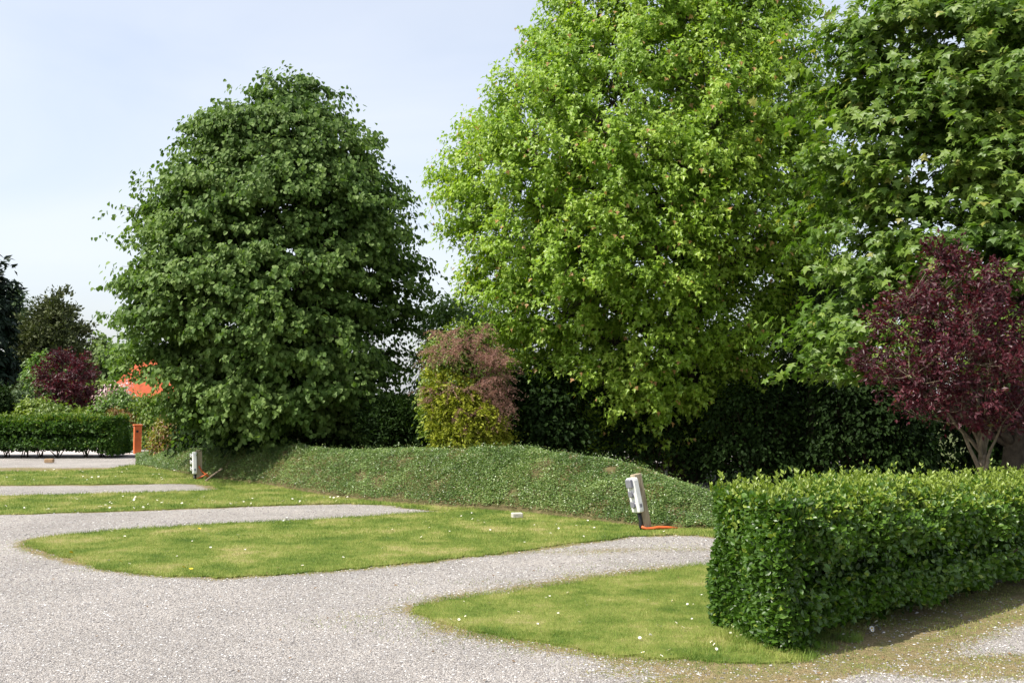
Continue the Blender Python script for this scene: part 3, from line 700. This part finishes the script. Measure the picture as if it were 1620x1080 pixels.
shrub('laurel_shrub', 'dark shaded shrub right of the golden conifer, under the overhanging bright tree', 'shrub', [(585,790,900),(620,790,930),(680,795,940),(722,800,940)], 17.6, .4, 80, 120, .09, OVAL, M['evergreen'], depth=.6, hang=.3)
shrub('sapling_shrub', 'green leafy undergrowth below the bright tree on the bank crest', 'shrub', [(600,940,1120),(640,930,1150),(700,945,1160),(745,980,1150)], 17.9, .4, 60, 110, .09, TRI3, M['evergreen'], depth=.45, hang=.6, inner=.5)  # dark evergreen colour on these leaves stands in for shade below the crown
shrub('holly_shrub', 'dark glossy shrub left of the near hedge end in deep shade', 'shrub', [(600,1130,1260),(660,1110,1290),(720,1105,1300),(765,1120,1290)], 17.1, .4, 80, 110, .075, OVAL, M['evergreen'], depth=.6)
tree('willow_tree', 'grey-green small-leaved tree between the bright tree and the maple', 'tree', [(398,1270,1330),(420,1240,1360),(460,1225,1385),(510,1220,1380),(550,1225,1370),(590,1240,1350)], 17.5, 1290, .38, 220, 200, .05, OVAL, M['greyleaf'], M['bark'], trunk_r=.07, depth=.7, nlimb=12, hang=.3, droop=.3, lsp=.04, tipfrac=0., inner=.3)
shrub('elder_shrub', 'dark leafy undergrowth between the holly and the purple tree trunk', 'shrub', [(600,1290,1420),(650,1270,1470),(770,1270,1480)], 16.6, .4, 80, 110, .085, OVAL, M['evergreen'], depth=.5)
# evergreen screen behind the belt
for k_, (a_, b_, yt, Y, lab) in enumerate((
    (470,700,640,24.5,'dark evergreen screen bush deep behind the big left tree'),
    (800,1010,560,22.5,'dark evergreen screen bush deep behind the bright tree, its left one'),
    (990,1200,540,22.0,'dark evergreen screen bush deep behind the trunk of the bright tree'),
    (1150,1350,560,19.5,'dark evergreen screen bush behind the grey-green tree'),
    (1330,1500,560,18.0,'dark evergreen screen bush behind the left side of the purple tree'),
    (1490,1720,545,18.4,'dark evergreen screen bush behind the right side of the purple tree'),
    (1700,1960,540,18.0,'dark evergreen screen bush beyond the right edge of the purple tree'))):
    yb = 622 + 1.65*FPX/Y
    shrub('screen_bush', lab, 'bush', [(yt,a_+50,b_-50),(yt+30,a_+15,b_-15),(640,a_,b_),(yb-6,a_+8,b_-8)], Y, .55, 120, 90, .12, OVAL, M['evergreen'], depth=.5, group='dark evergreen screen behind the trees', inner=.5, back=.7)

# ------------------------------------------------------------------ hedges
def hedge(name, label, front, back, ztop, zbot, nl, leaf, mat, stems, tpl=OVAL, shoots=400, shoot_h=.10, jit=.12, skirt=.1, group=None):
    """front/back: polylines (n,2) of the footprint; ztop/zbot along it"""
    front, back = np.asarray(front, float), np.asarray(back, float); ztop, zbot = np.asarray(ztop, float), np.asarray(zbot, float)
    root = thing(name, (*(front.mean(0)+back.mean(0))/2, 0), label, 'hedge', group)
    seg = np.r_[0, np.cumsum(np.linalg.norm(np.diff(front, axis=0), axis=1))]; L = seg[-1]
    def at(s, q):   # s along, q 0 front .. 1 back
        f = np.stack([np.interp(s, seg, front[:, 0]), np.interp(s, seg, front[:, 1])], -1); b = np.stack([np.interp(s, seg, back[:, 0]), np.interp(s, seg, back[:, 1])], -1)
        return f+(b-f)*q[:, None]
    wdt = np.linalg.norm(back[0]-front[0])
    # perimeter of the section: front face, top, back; superellipse
    n = nl
    s = rng.random(n)*L
    kind = rng.random(n); H = ztop.mean()-zbot.mean(); tot = 2*H+wdt
    th = np.where(kind < .52, rng.uniform(np.pi*.5, np.pi*1.12, n), np.where(kind < .86, rng.uniform(np.pi*.18, np.pi*.72, n), rng.uniform(-.1*np.pi, .3*np.pi, n)))
    e = .45
    cq = np.sign(np.cos(th))*np.abs(np.cos(th))**e; cz = np.sign(np.sin(th))*np.abs(np.sin(th))**e
    zt, zb = np.interp(s, seg, ztop), np.interp(s, seg, zbot)
    zc, hz = (zt+zb)/2, (zt-zb)/2
    lump = (vnoise(np.stack([s*1.0, cq*.8, cz*.8], -1), .28, 5)-.5)*.24 + (vnoise(np.stack([s*1.0, cq*.8, cz*.8], -1), .9, 6)-.5)*.24
    lump = lump + (vnoise(np.stack([s*1.0, cq*.8, cz*.8], -1), .11, 8)-.5)*.13
    dep = rng.random(n)**2*jit*2.4
    rr = 1+lump*.9-dep/max(hz.mean(), .3)
    # end caps are rounded
    sc = np.clip(np.minimum(s, 9e9)/.28, 0, 1); end = np.sqrt(np.clip(1-(1-sc)**2, 0, 1))*.5+.5
    q = .5+.5*cq*rr*end
    P2 = at(s, q); z = zc+hz*cz*rr
    nrmq = nrm(np.stack([at(s, q+.01)[:, 0]-P2[:, 0], at(s, q+.01)[:, 1]-P2[:, 1]], -1))
    nn = np.stack([nrmq[:, 0]*cq, nrmq[:, 1]*cq, cz*.9], -1)
    P = np.stack([P2[:, 0], P2[:, 1], z], -1)
    # left end face
    ne = int(n*.14*(1 if L < 12 else .5)); qe = rng.random(ne); de = rng.random(ne)**2*jit*2.0; se = de-.02+(1-np.sqrt(np.clip(1-(2*qe-1)**4, 0, 1)))*.12
    ze = np.interp(0, seg, zbot)+rng.random(ne)*(ztop[0]-zbot[0])*.98
    Pe2 = at(np.clip(se, 0, L), np.clip(qe, 0.02, .98)); tdir = nrm(front[1]-front[0])
    lump2 = (vnoise(np.stack([qe, ze, ze*0], -1), .3, 9)-.5)*.2
    Pe2 = Pe2-tdir*lump2[:, None]
    P = np.r_[P, np.c_[Pe2, ze]]; nn = np.r_[nn, np.c_[np.tile(-tdir, (ne, 1)), np.full(ne, .2)]]
    m = len(P)
    nn = nrm(nn)
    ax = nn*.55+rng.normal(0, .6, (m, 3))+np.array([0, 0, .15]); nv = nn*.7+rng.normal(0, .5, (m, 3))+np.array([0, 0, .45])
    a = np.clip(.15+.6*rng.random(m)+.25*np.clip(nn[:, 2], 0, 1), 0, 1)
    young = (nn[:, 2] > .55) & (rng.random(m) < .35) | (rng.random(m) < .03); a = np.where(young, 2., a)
    P[:, 2] = np.maximum(P[:, 2], .02)
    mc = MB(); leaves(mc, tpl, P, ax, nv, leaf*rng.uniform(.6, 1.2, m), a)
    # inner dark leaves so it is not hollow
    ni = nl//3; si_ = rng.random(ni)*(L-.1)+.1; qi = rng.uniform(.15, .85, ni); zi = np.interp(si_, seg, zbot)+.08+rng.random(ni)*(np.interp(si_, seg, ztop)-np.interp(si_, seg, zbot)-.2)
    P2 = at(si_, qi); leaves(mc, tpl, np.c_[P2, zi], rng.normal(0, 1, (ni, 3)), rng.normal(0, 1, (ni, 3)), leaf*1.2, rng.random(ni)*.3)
    # upright shoots on the top
    ms = MB()
    for k_ in range(shoots):
        s1 = np.array([rng.random()*L]); q1 = np.array([rng.uniform(.04, .96)]); b_ = np.r_[at(s1, q1)[0], np.interp(s1[0], seg, ztop)-.06]
        h = (shoot_h+.06)*rng.uniform(.4, 1.35)*(1.5 if rng.random() < .08 else 1); d = np.array([rng.normal(0, .22), rng.normal(0, .22), 1])
        tube(mc, [b_, b_+d*h*.5, b_+d*h], [.003, .0022, .001], 3, a=.2, cap=False)
        nlf = 10; t = rng.uniform(.15, 1.0, nlf); Ps = b_+d*h*t[:, None]; t2 = rng.uniform(0, 6.28, nlf)
        ax = np.stack([np.cos(t2)*.6, np.sin(t2)*.6, np.full(nlf, .75)], -1); leaves(mc, LANCE, Ps, ax, rng.normal(0, .6, (nlf, 3))+[0, -.3, .6], leaf*rng.uniform(.6, .95, nlf), np.full(nlf, 2.), width=1.1)
    for (s0, rs) in stems:
        for k_ in range(rs):
            b_ = np.r_[at(np.array([s0+rng.normal(0, .05)]), np.array([.45+rng.normal(0, .06)]))[0], -.02]; e_ = np.r_[at(np.array([np.clip(s0+rng.normal(0, .22), .05, L)]), np.array([.5+rng.normal(0, .2)]))[0], np.interp(s0, seg, zbot)+.42]
            tube(ms, curve3(b_, (b_+e_)/2+[rng.normal(0, .03), 0, .03], e_, 5), [.016, .013, .011, .008, .006], 5, cap=False)
    ms.build('stems', M['bark'], root); mc.build('foliage', mat, root)
    return root
u_ = np.array([.783, .622]); v_ = np.array([-.622, .783])
f0 = np.array([1.70, 6.20]); b0_ = f0+v_*1.0+u_*.45
fr = [f0, f0+u_*1.5, f0+u_*3.2, f0+u_*6.5]; bk = [b0_, b0_+u_*1.4, b0_+u_*3.0, b0_+u_*6.2]
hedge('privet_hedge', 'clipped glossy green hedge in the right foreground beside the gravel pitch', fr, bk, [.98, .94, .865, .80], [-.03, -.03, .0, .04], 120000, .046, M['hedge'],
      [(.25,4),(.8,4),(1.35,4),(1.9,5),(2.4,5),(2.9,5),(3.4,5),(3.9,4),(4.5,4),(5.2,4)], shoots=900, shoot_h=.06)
fl = G(205, 724); xr0 = fl[0]-.35
hedge('privet_hedge', 'clipped hedge on bare stems in the distance at the left edge', [(xr0, fl[1]-.2), (xr0-6, fl[1]-.2), (xr0-12, fl[1]-.2)], [(xr0, fl[1]+.9), (xr0-6, fl[1]+.9), (xr0-12, fl[1]+.9)], [1.03, 1.05, 1.05], [.10, .11, .10], 60000, .085, M['farhedge'],
      [(.5,5),(.95,5),(1.6,5),(2.05,5),(2.5,5),(3.0,5),(3.6,5),(4.3,5),(5,5),(5.8,5)], shoots=300, shoot_h=.05)

# ------------------------------------------------------------------ small objects
M['white'] = plain('white_weathered_plastic', (.78,.78,.76), .45, .5, .05, 12)
M['greyp'] = plain('grey_plastic_cover', (.20,.20,.23), .4, .5, .1, 12)
M['black'] = plain('black_conduit', (.02,.02,.02), .5, .4, .1)
M['orange'] = plain('orange_conduit', (.62,.13,.035), .5, .4, .15, 20)
k = NT('weathered_post_wood')
g = k.n('ShaderNodeTexCoord'); mp = k.n('ShaderNodeMapping'); mp.inputs['Scale'].default_value = (60, 60, 4); k.l(g.outputs['Object'], mp.inputs[0])
nzn = k.n('ShaderNodeTexNoise'); nzn.inputs['Scale'].default_value = 1; nzn.inputs['Detail'].default_value = 4; k.l(mp.outputs[0], nzn.inputs['Vector'])
c = k.ramp(nzn.outputs['Fac'], [(.3, c3(.20,.155,.10)), (.55, c3(.36,.295,.20)), (.75, c3(.46,.40,.29))])
p = k.n('ShaderNodeBsdfPrincipled'); k.l(c, p.inputs['Base Color']); p.inputs['Roughness'].default_value = .85
b = k.n('ShaderNodeBump'); b.inputs['Strength'].default_value = .4; b.inputs['Distance'].default_value = .004; k.l(nzn.outputs['Fac'], b.inputs['Height']); k.l(b.outputs[0], p.inputs['Normal']); k.l(p.outputs[0], k.out.inputs[0]); M['wood'] = k.m

def bevel_box(mb, c, half, R=np.eye(3), bev=.006, m=0, a=.5):
    """box with bevelled edges: 24 vertices"""
    import itertools
    c = np.array(c, float); h = np.array(half, float); V = []; idx = {}
    for sg in itertools.product((-1, 1), repeat=3):
        for ax in range(3):
            v = np.array(sg)*(h-bev); v[ax] = sg[ax]*h[ax]; idx[(sg, ax)] = len(V); V.append(v)
    F4, F3 = [], []
    for ax in range(3):
        o = [q for q in range(3) if q != ax]
        for s in (-1, 1):
            ring = []
            for (p_, q_) in ((-1,-1),(1,-1),(1,1),(-1,1)):
                sg = [0,0,0]; sg[ax] = s; sg[o[0]] = p_; sg[o[1]] = q_; ring.append(idx[(tuple(sg), ax)])
            F4.append(ring)
    for a1, a2 in ((0,1),(0,2),(1,2)):
        a3 = 3-a1-a2
        for s1 in (-1, 1):
            for s2 in (-1, 1):
                l = [0,0,0]; l[a1] = s1; l[a2] = s2; l[a3] = -1; r = list(l); r[a3] = 1
                F4.append([idx[(tuple(l), a1)], idx[(tuple(l), a2)], idx[(tuple(r), a2)], idx[(tuple(r), a1)]])
    for sg in itertools.product((-1, 1), repeat=3): F3.append([idx[(sg, 0)], idx[(sg, 1)], idx[(sg, 2)]])
    V = np.array(V)
    def fix(Fs):
        out = []
        for f in Fs:
            q = V[f]; n_ = np.cross(q[1]-q[0], q[2]-q[0])
            out.append(f if n_@q.mean(0) > 0 else f[::-1])
        return np.array(out)
    mb.add(V@R.T+c, [fix(F4), fix(F3)], a, m)

def rotm(axis, ang):
    from mathutils import Matrix
    return np.array(Matrix.Rotation(ang, 3, axis))

def hookup(px, py, label, lean, turn, hpost, boxh, kind):
    g0 = G(px, py, .0); root = thing('power_post', g0, label, 'power post', 'camping power posts')
    R = rotm('Y', lean)@rotm('Z', turn)      # leaning frame, local z up along the post; local -y is the box front
    def L(x, y, z): return g0+R@np.array([x, y, z])
    m1 = MB(); bevel_box(m1, L(.03, 0, hpost/2-.04), (.055, .045, hpost/2+.02), R, .006); m1.build('post', M['wood'], root)
    m2 = MB(); bevel_box(m2, L(-.055, -.02, hpost-.05-boxh/2), (.042, .075, boxh/2), R, .012); bx = m2.build('socket_box', M['white'], root, smooth=False)
    zt = hpost-.05
    for k_ in range(3):
        zc = zt-boxh*(.17+.30*k_); m3 = MB()
        if kind == 0 and k_ == 0:
            bevel_box(m3, L(-.112, -.035, zc+.01), (.022, .055, .052), R, .008); m3.build('meter_window', M['greyp'], root)
        else:
            pts = [L(-.095, -.03, zc), L(-.125, -.035, zc-.008)]; tube(m3, pts, [.034, .030], 14); m3.build('socket', M['greyp'] if kind == 0 else M['white'], root, smooth=False)
            m4 = MB(); bevel_box(m4, L(-.130, -.035, zc+.012), (.007, .036, .036), R, .005); m4.build('socket_lid', M['greyp'] if kind == 0 else M['white'], root)
    m7 = MB(); bevel_box(m7, L(-.052, -.0975, zt-boxh*.5), (.030, .0035, boxh*.44), R, .002); m7.build('front_panel', M['white'], root)
    m8 = MB()
    bevel_box(m8, L(-.052, -.1025, zt-boxh*.80), (.016, .0015, .022), R, .001); m8.build('rating_plate', M['greyp'], root)
    m5 = MB(); tube(m5, [L(-.05, -.02, zt-boxh), L(-.045, -.02, (zt-boxh)*.6), L(-.06, -.025, .08), L(-.05, -.03, -.01)], [.028, .022, .026, .03], 10); m5.build('conduit', M['black'], root, smooth=True)
    m6 = MB(); 
    if kind == 0:
        tube(m6, [L(-.07, -.05, .06), L(-.03, -.07, .025), g0+[.07, -.06, .025], g0+[.16, -.03, .035], g0+[.28, .0, .03], g0+[.40, .04, .015]], [.016, .018, .02, .02, .018, .016], 8)
    else:
        tube(m6, [L(.02, -.06, .26), L(.07, -.06, .16), g0+[.16, -.05, .10], g0+[.26, .0, .02]], [.014, .014, .015, .015], 8); tube(m6, [g0+[.0, -.06, .02], g0+[.12, -.06, .07], g0+[.2, -.05, .12]], [.012, .013, .012], 8)
    m6.build('orange_hose', M['orange'], root, smooth=True)
    return root
hookup(1020, 838, 'leaning wooden post with white electric socket box beside the gravel pitch', math.radians(-11), math.radians(28), .70, .42, 0)
hookup(313, 758, 'upright wooden post with white socket box in front of the shaded bank', math.radians(-2), math.radians(20), .58, .42, 1)
# stick lying by the far post
def stick(px, py, px2, py2, Y2, r, label):
    a_ = G(px, py, .02); b_ = AT(px2, py2, Y2); mb = MB(); tube(mb, curve3(a_, (a_+b_)/2+[0, 0, .02], b_, 6), np.linspace(r, r*.7, 6), 7)
    o = mb.build('stick', M['palebark'], loc=a_); tag(o, label, 'stick')
stick(325, 761, 352, 741, 18.6, .022, 'broken stick propped on the bank beside the far power post')
def block(name, px, py, half, rz, mat, label, cat):
    g0 = G(px, py); mb = MB(); bevel_box(mb, g0+[0, 0, half[2]+.01], half, rotm('Z', rz), .01); tag(mb.build(name, mat, loc=g0), label, cat)
M['concrete'] = plain('pale_concrete', (.50,.47,.40), .9, .2, .15, 30, .5, 90)
M['brick'] = plain('worn_brick', (.40,.27,.16), .9, .2, .2, 30, .5, 90)
block('concrete_block', 818, 820, (.072, .05, .034), .25, M['concrete'], 'small pale concrete block on the grass at the foot of the bank', 'block')
block('brick', 78, 732, (.10, .06, .045), .1, M['brick'], 'tan brick lying on the soil in front of the distant hedge', 'brick')
# orange post
M['terracotta'] = plain('orange_painted_concrete', (.62,.155,.05), .75, .3, .12, 9, .3, 60)
g0 = G(217, 718); root = thing('marker_post', g0, 'square orange post with a round hole beside the distant hedge end', 'post')
mb = MB(); bevel_box(mb, g0+[0, 0, .38], (.095, .095, .39), rotm('Z', .5), .012); pst = mb.build('shaft', M['terracotta'], root)
mb = MB(); bevel_box(mb, g0+[0, 0, .785], (.115, .115, .02), rotm('Z', .5), .008); mb.build('cap', M['terracotta'], root)
mb = MB(); R_ = rotm('Z', .5); cc = g0+R_@np.array([-.02, -.096, .62]); tube(mb, [cc, cc+R_@np.array([0, -.008, 0])], [.034, .034], 14); mb.build('hole', M['black'], root)

# road behind the distant hedge
M['road'] = plain('pale_road', (.47,.43,.41), .9, .2, .08, 6, .2, 40)
mb = MB(); r0 = [(-30, 25.7), (-8.0, 25.7), (-8.3, 24.0), (-7.0, 23.6), (-7.2, 30.5), (-30, 30.5)]
r0 = [(-34, 25.9), (-9.4, 25.9), (-8.3, 25.2), (-7.9, 28), (-9.0, 30), (-34, 30)]
mb.add([(x, y, .016) for x, y in r0], np.array([[0, 1, 2, 3, 4, 5]])); tag(mb.build('road', M['road']), kind='structure')

# daisies and dandelions
M['petal'] = plain('daisy_petal', (.80,.80,.78), .6, .3, .04)
M['yolk'] = plain('flower_yellow', (.75,.52,.03), .6, .3, .1)
M['stem'] = plain('flower_stem', (.08,.14,.03), .6, .3, .1)
def flower_mesh(r, petals, mat_idx, h, nm):
    mb = MB(); n = petals
    for i_ in range(n):
        t = 2*math.pi*i_/n; d = np.array([math.cos(t), math.sin(t), 0]); s = np.array([-math.sin(t), math.cos(t), 0])
        mb.add([d*r*.2+[0,0,h], d*r*.7+s*r*.2+[0,0,h+.1*r], d*r+[0,0,h+.22*r], d*r*.7-s*r*.2+[0,0,h+.1*r]], np.array([[0,1,2,3]]), m=mat_idx)
    t = np.linspace(0, 2*np.pi, 8, endpoint=False); ring = np.stack([np.cos(t)*r*.34, np.sin(t)*r*.34, np.full(8, h+.06*r)], -1); mb.add(np.r_[ring, [[0, 0, h+.28*r]]], np.array([[i_, (i_+1) % 8, 8] for i_ in range(8)]), m=1)
    tube(mb, [(0, 0, -.01), (.002, .001, h*.5), (0, 0, h)], [.0014]*3, 4, m=2, cap=False)
    o = mb.build(nm, [M['petal'], M['yolk'], M['stem']]); return o
def place_copy(src, first, p, s, label, cat, group):
    o = src if first else src.copy()
    if not first: COL.objects.link(o)
    o.location = tuple(p); o.scale = (s, s, s); o.rotation_euler = (rng.normal(0, .35), rng.normal(0, .35)+.25, rng.uniform(0, 6)); tag(o, label, cat, group); return o
dsy = flower_mesh(.0125, 11, 0, .042, 'daisy'); first = True
near_named = [((1157,1007),.9),((1162,1013),.9),((1131,1022),1.0),((1137,1024),1.0),((1131,1031),1.0),((1182,1013),1.1),((1173,1012),.9),((1261,1029),1.3),((1345,1016),1.0),((1381,998),1.6),((1394,994),1.5),((1410,995),1.0),((1382,1003),1.2),((1336,1011),1.0),((1020,1044),1.3),((1064,1039),1.3),((1042,1046),1.1),((1027,1010),1.1),((1013,1015),1.1),((1047,998),1.0),((1076,1001),1.2),((1100,1060),1.3)]
for (u, v), s in near_named:
    q = G(u, v); foot = u > 1230
    place_copy(dsy, first, (q[0], q[1], 0.0), s*.9, 'white daisy at the foot of the near hedge' if foot else 'white daisy on the near lawn close to the hedge corner', 'daisy', 'daisies at the hedge foot' if foot else 'daisies in the grass by the hedge corner'); first = False
def sprinkle(poly_name, n, s0, s1, label, group, box=None, src=None, cat='daisy'):
    P = LAWN[poly_name]; c_ = 0
    while c_ < n:
        if box: u, v = rng.uniform(box[0], box[2]), rng.uniform(box[1], box[3]); q = G(u, v)
        else: u, v = rng.uniform(0, 1130), rng.uniform(730, 1050); q = G(u, v)
        if not inside(P, np.array([q[0]]), np.array([q[1]]))[0]: continue
        side = 'towards its left end' if u < (box[0]*2+box[2])/3 else ('towards its right end' if u > (box[0]+box[2]*2)/3 else 'around its middle')
        edge = 'front' if v > (box[1]+box[3])/2 else 'back'
        lab = label+', '+side+', '+edge
        place_copy(src or dsy, False, (q[0], q[1], 0.0), .8*rng.uniform(s0, s1), lab, cat, group+' '+side+' '+edge); c_ += 1
sprinkle('near', 26, .8, 1.15, 'white daisy scattered in the near lawn corner', 'daisies in the near lawn', (670,925,1125,1010))
sprinkle('middle', 55, .9, 1.5, 'white daisy in the middle lawn strip', 'daisies in the middle lawn strip', (60,815,1100,905))
sprinkle('middle', 20, 1.0, 1.4, 'white daisy in the middle lawn strip', 'daisies in the middle lawn strip', (700,812,960,850))
sprinkle('far', 60, 1.2, 1.9, 'white daisy beyond the second gravel pitch', 'daisies in the far lawn strip', (200,790,560,808))
sprinkle('far', 25, 1.2, 1.9, 'white daisy beyond the second gravel pitch', 'daisies in the far lawn strip', (0,787,200,812))
sprinkle('farther', 30, 1.4, 2.2, 'white daisy in the farthest lawn strip', 'daisies in the farthest lawn strip', (0,745,300,766))
dnd = flower_mesh(.016, 14, 1, .04, 'dandelion'); first = True
for (u, v), lab in (((110,880),'yellow dandelion near the rounded tip of the middle lawn strip'),((288,905),'yellow dandelion left of its pair on the near edge of the middle lawn'),((302,908),'yellow dandelion right of its pair on the near edge of the middle lawn'),((313,842),'yellow dandelion near the back edge of the middle lawn strip'),((187,895),'yellow dandelion between the strip tip and the pair of dandelions')):
    q = G(u, v); place_copy(dnd, first, (q[0], q[1], 0), 1.3, lab, 'dandelion', 'dandelions in the middle lawn strip'); first = False

# ------------------------------------------------------------------ far left background
tree('dark_fir_tree', 'nearly black conifer cut off by the left edge', 'tree', [(415,-30,2),(440,-50,14),(480,-70,20),(530,-80,22),(600,-90,18),(640,-90,10)], 40, -30, .9, 90, 130, .35, LANCE, M['darkfir'], M['bark'], trunk_r=.2, nlimb=10, hang=.2, tipfrac=0, zfrac=.1, twig_tubes=False)
tree('pine_tree', 'broad dark green pine with lumpy crown beyond the distant hedge', 'tree', [(456,80,98),(475,64,112),(500,55,124),(520,45,136),(545,34,140),(580,22,140),(620,12,138),(650,20,120)], 45, 88, .75, 170, 170, .20, LANCE, M['pine'], M['bark'], trunk_r=.2, nlimb=18, hang=-.5, droop=.1, tipfrac=0, norm_up=.2, twig_tubes=False, lsp=.08)
tree('sparse_pine_tree', 'thin grey-green open-crowned pine between the black conifer and the broad pine', 'tree', [(448,22,32),(465,14,44),(490,10,48),(520,14,44),(560,10,50),(610,5,40)], 55, 28, .6, 60, 90, .22, LANCE, M['greyleaf'], M['bark'], trunk_r=.14, nlimb=10, tipfrac=0, twig_tubes=False)
tree('pale_tree', 'pale yellow-green tree far behind the red roof', 'tree', [(528,150,175),(545,142,190),(570,138,215),(600,140,225),(625,145,220)], 75, 172, 1.0, 70, 170, .28, OVAL, M['farpale'], M['bark'], trunk_r=.2, nlimb=8, tipfrac=0, twig_tubes=False)
tree('birch_tree', 'fresh green tree between the dark pine and the purple tree', 'tree', [(555,55,85),(575,48,105),(605,42,110),(640,48,110)], 38, 75, .6, 60, 130, .14, OVAL, M['fresh'], M['bark'], trunk_r=.09, nlimb=8, tipfrac=0, twig_tubes=False)
tree('green_tree', 'mid green tree just left of the big tree, above the red roof', 'tree', [(540,185,230),(570,172,240),(600,178,240),(640,190,240)], 52, 208, .8, 60, 130, .2, OVAL, M['fresh'], M['bark'], trunk_r=.12, nlimb=8, tipfrac=0, twig_tubes=False)
plum('purple_plum_tree', 'small dark purple tree behind the distant hedge at the left', [(556,95,120),(572,72,150),(590,60,165),(612,52,172),(635,58,165),(652,75,140)], 32, 112, .40, 75, 110, .11, 1.0)
shrub('blue_spruce_shrub', 'bluish dark shrub at the left edge behind the distant hedge', 'shrub', [(612,-20,16),(630,-30,24),(665,-30,26)], 30, .4, 40, 100, .12, LANCE, M['evergreen'], hang=0)
shrub('green_shrub', 'grey-green rounded shrub behind the distant hedge left of the purple tree', 'shrub', [(612,15,40),(630,8,60),(665,5,66)], 31, .4, 45, 110, .11, OVAL, M['greyleaf'])
shrub('green_shrub', 'mid green shrub below the purple tree behind the distant hedge', 'shrub', [(628,40,60),(645,36,100),(665,36,150)], 30, .35, 55, 110, .11, OVAL, M['climber'])
shrub('blossom_shrub', 'shrub covered in pale pink blossom below the red roof', 'shrub', [(606,175,205),(625,158,215),(650,152,215),(670,155,210)], 30, .3, 30, 45, .09, OVAL, M['blossom'], group=None)
shrub('green_shrub', 'fresh green shrub mixed in behind the pink blossom', 'shrub', [(612,170,215),(635,150,225),(670,150,225)], 29.6, .35, 34, 80, .10, OVAL, M['fresh'])
shrub('copper_shrub', 'low orange-brown shrub above the right end of the distant hedge', 'shrub', [(648,172,210),(665,165,212),(690,172,208)], 28.8, .25, 35, 110, .07, OVAL, M['copper'])
shrub('golden_shrub', 'rounded yellow-green and reddish shrub beside the orange post', 'shrub', [(662,250,290),(680,238,305),(722,236,300)], 23.6, .28, 70, 150, .06, OVAL, M['berb'], tipfrac=.8, shrink=.95)
shrub('green_shrub', 'tall mid green shrub right of the orange post, in front of the white house wall', 'shrub', [(622,222,262),(645,216,285),(705,218,285)], 29.0, .35, 50, 110, .09, OVAL, M['climber'])
shrub('green_shrub', 'dark shrub closing the gap left of the orange post', 'shrub', [(668,185,203),(690,182,206),(720,184,205)], 27.6, .22, 30, 110, .08, OVAL, M['farhedge'])
for a_, b_, yt, Y, lab in ((-150,40,600,62,'long dark green hedge bush on the horizon at the left edge'),(20,150,604,66,'dark green bush on the horizon behind the broad pine'),(130,300,606,64,'dark green bush on the horizon behind the red roofed house')):
    shrub('horizon_bush', lab, 'bush', [(yt,a_+30,b_-30),(yt+12,a_,b_),(655,a_,b_)], Y, 1.0, 60, 110, .3, OVAL, M['climber'], group='bushes on the horizon', depth=.3)

# red roofed house
M['rooftile'] = plain('orange_red_roof', (.36,.075,.028), .8, .25, .25, 5, .5, 12)
M['render'] = plain('white_render', (.75,.74,.72), .85, .2, .05, 2)
M['yrender'] = plain('pale_yellow_render', (.70,.66,.36), .85, .2, .05, 2)
M['glass'] = plain('dark_window_glass', (.03,.035,.04), .1, .8, .1, 2)
def house():
    Y = 48.; x0 = AT(158, 628, Y)[0]; w_ = 4.2; d_ = 6.; e_ = AT(163, 629, Y)[2]; rz = e_+2.3
    root = thing('house', (x0+w_/2, Y+d_/2, 0), 'low white house with a bright orange-red hipped roof half hidden by the big left tree', 'house')
    mb = MB(); bevel_box(mb, (x0+w_/2, Y+d_/2, e_/2-.03), (w_/2-.3, d_/2-.3, e_/2), bev=.02); mb.build('wall', M['render'], root)
    mr = MB(); x1, y0, y1 = x0+w_, Y, Y+d_; h = 1.1
    mr.add([(x0,y0,e_),(x1,y0,e_),(x1,y1,e_),(x0,y1,e_),(x0+h,Y+d_/2,rz),(x1-h,Y+d_/2,rz),(x0,y0,e_-.08),(x1,y0,e_-.08),(x1,y1,e_-.08),(x0,y1,e_-.08)],
           [np.array([[0,1,5,4],[2,3,4,5],[6,7,1,0],[7,8,2,1],[8,9,3,2],[9,6,0,3],[9,8,7,6]]), np.array([[1,2,5],[3,0,4]])]); mr.build('roof', M['rooftile'], root)
    mb = MB(); bevel_box(mb, (x0+w_/2, y0-.02, e_-.13), (w_/2, .03, .06), bev=.008); mb.build('gutter', M['render'], root)
    for cx_ in (x0+1.2, x1-1.2):
        mb = MB(); bevel_box(mb, (cx_, y0+.27, .85), (.5, .04, .4), bev=.01); wn = mb.build('window', M['render'], root)
        mb = MB(); bevel_box(mb, (cx_, y0+.225, .85), (.43, .01, .33), bev=.004); mb.build('pane', M['glass'], wn)
house()
def flat_building():
    Y = 50.; x1 = AT(30, 622, Y)[0]; x0 = x1-9; zt = AT(0, 607, Y)[2]
    root = thing('flat_roofed_building', ((x0+x1)/2, Y+2.5, 0), 'low pale yellow flat-roofed building at the left edge', 'building')
    mb = MB(); bevel_box(mb, ((x0+x1)/2, Y+2.5, zt/2-.03), ((x1-x0)/2-.15, 2.4, zt/2), bev=.02); mb.build('wall', M['yrender'], root)
    mb = MB(); bevel_box(mb, ((x0+x1)/2, Y+2.5, zt+.07), ((x1-x0)/2, 2.6, .09), bev=.02); mb.build('roof', M['render'], root)
    mb = MB(); bevel_box(mb, (x1-3.5, Y+.1, 1.2), (.6, .05, .5), bev=.01); wn = mb.build('window', M['render'], root)
    mb = MB(); bevel_box(mb, (x1-3.5, Y+.04, 1.2), (.5, .02, .42), bev=.004); mb.build('pane', M['glass'], wn)
flat_building()
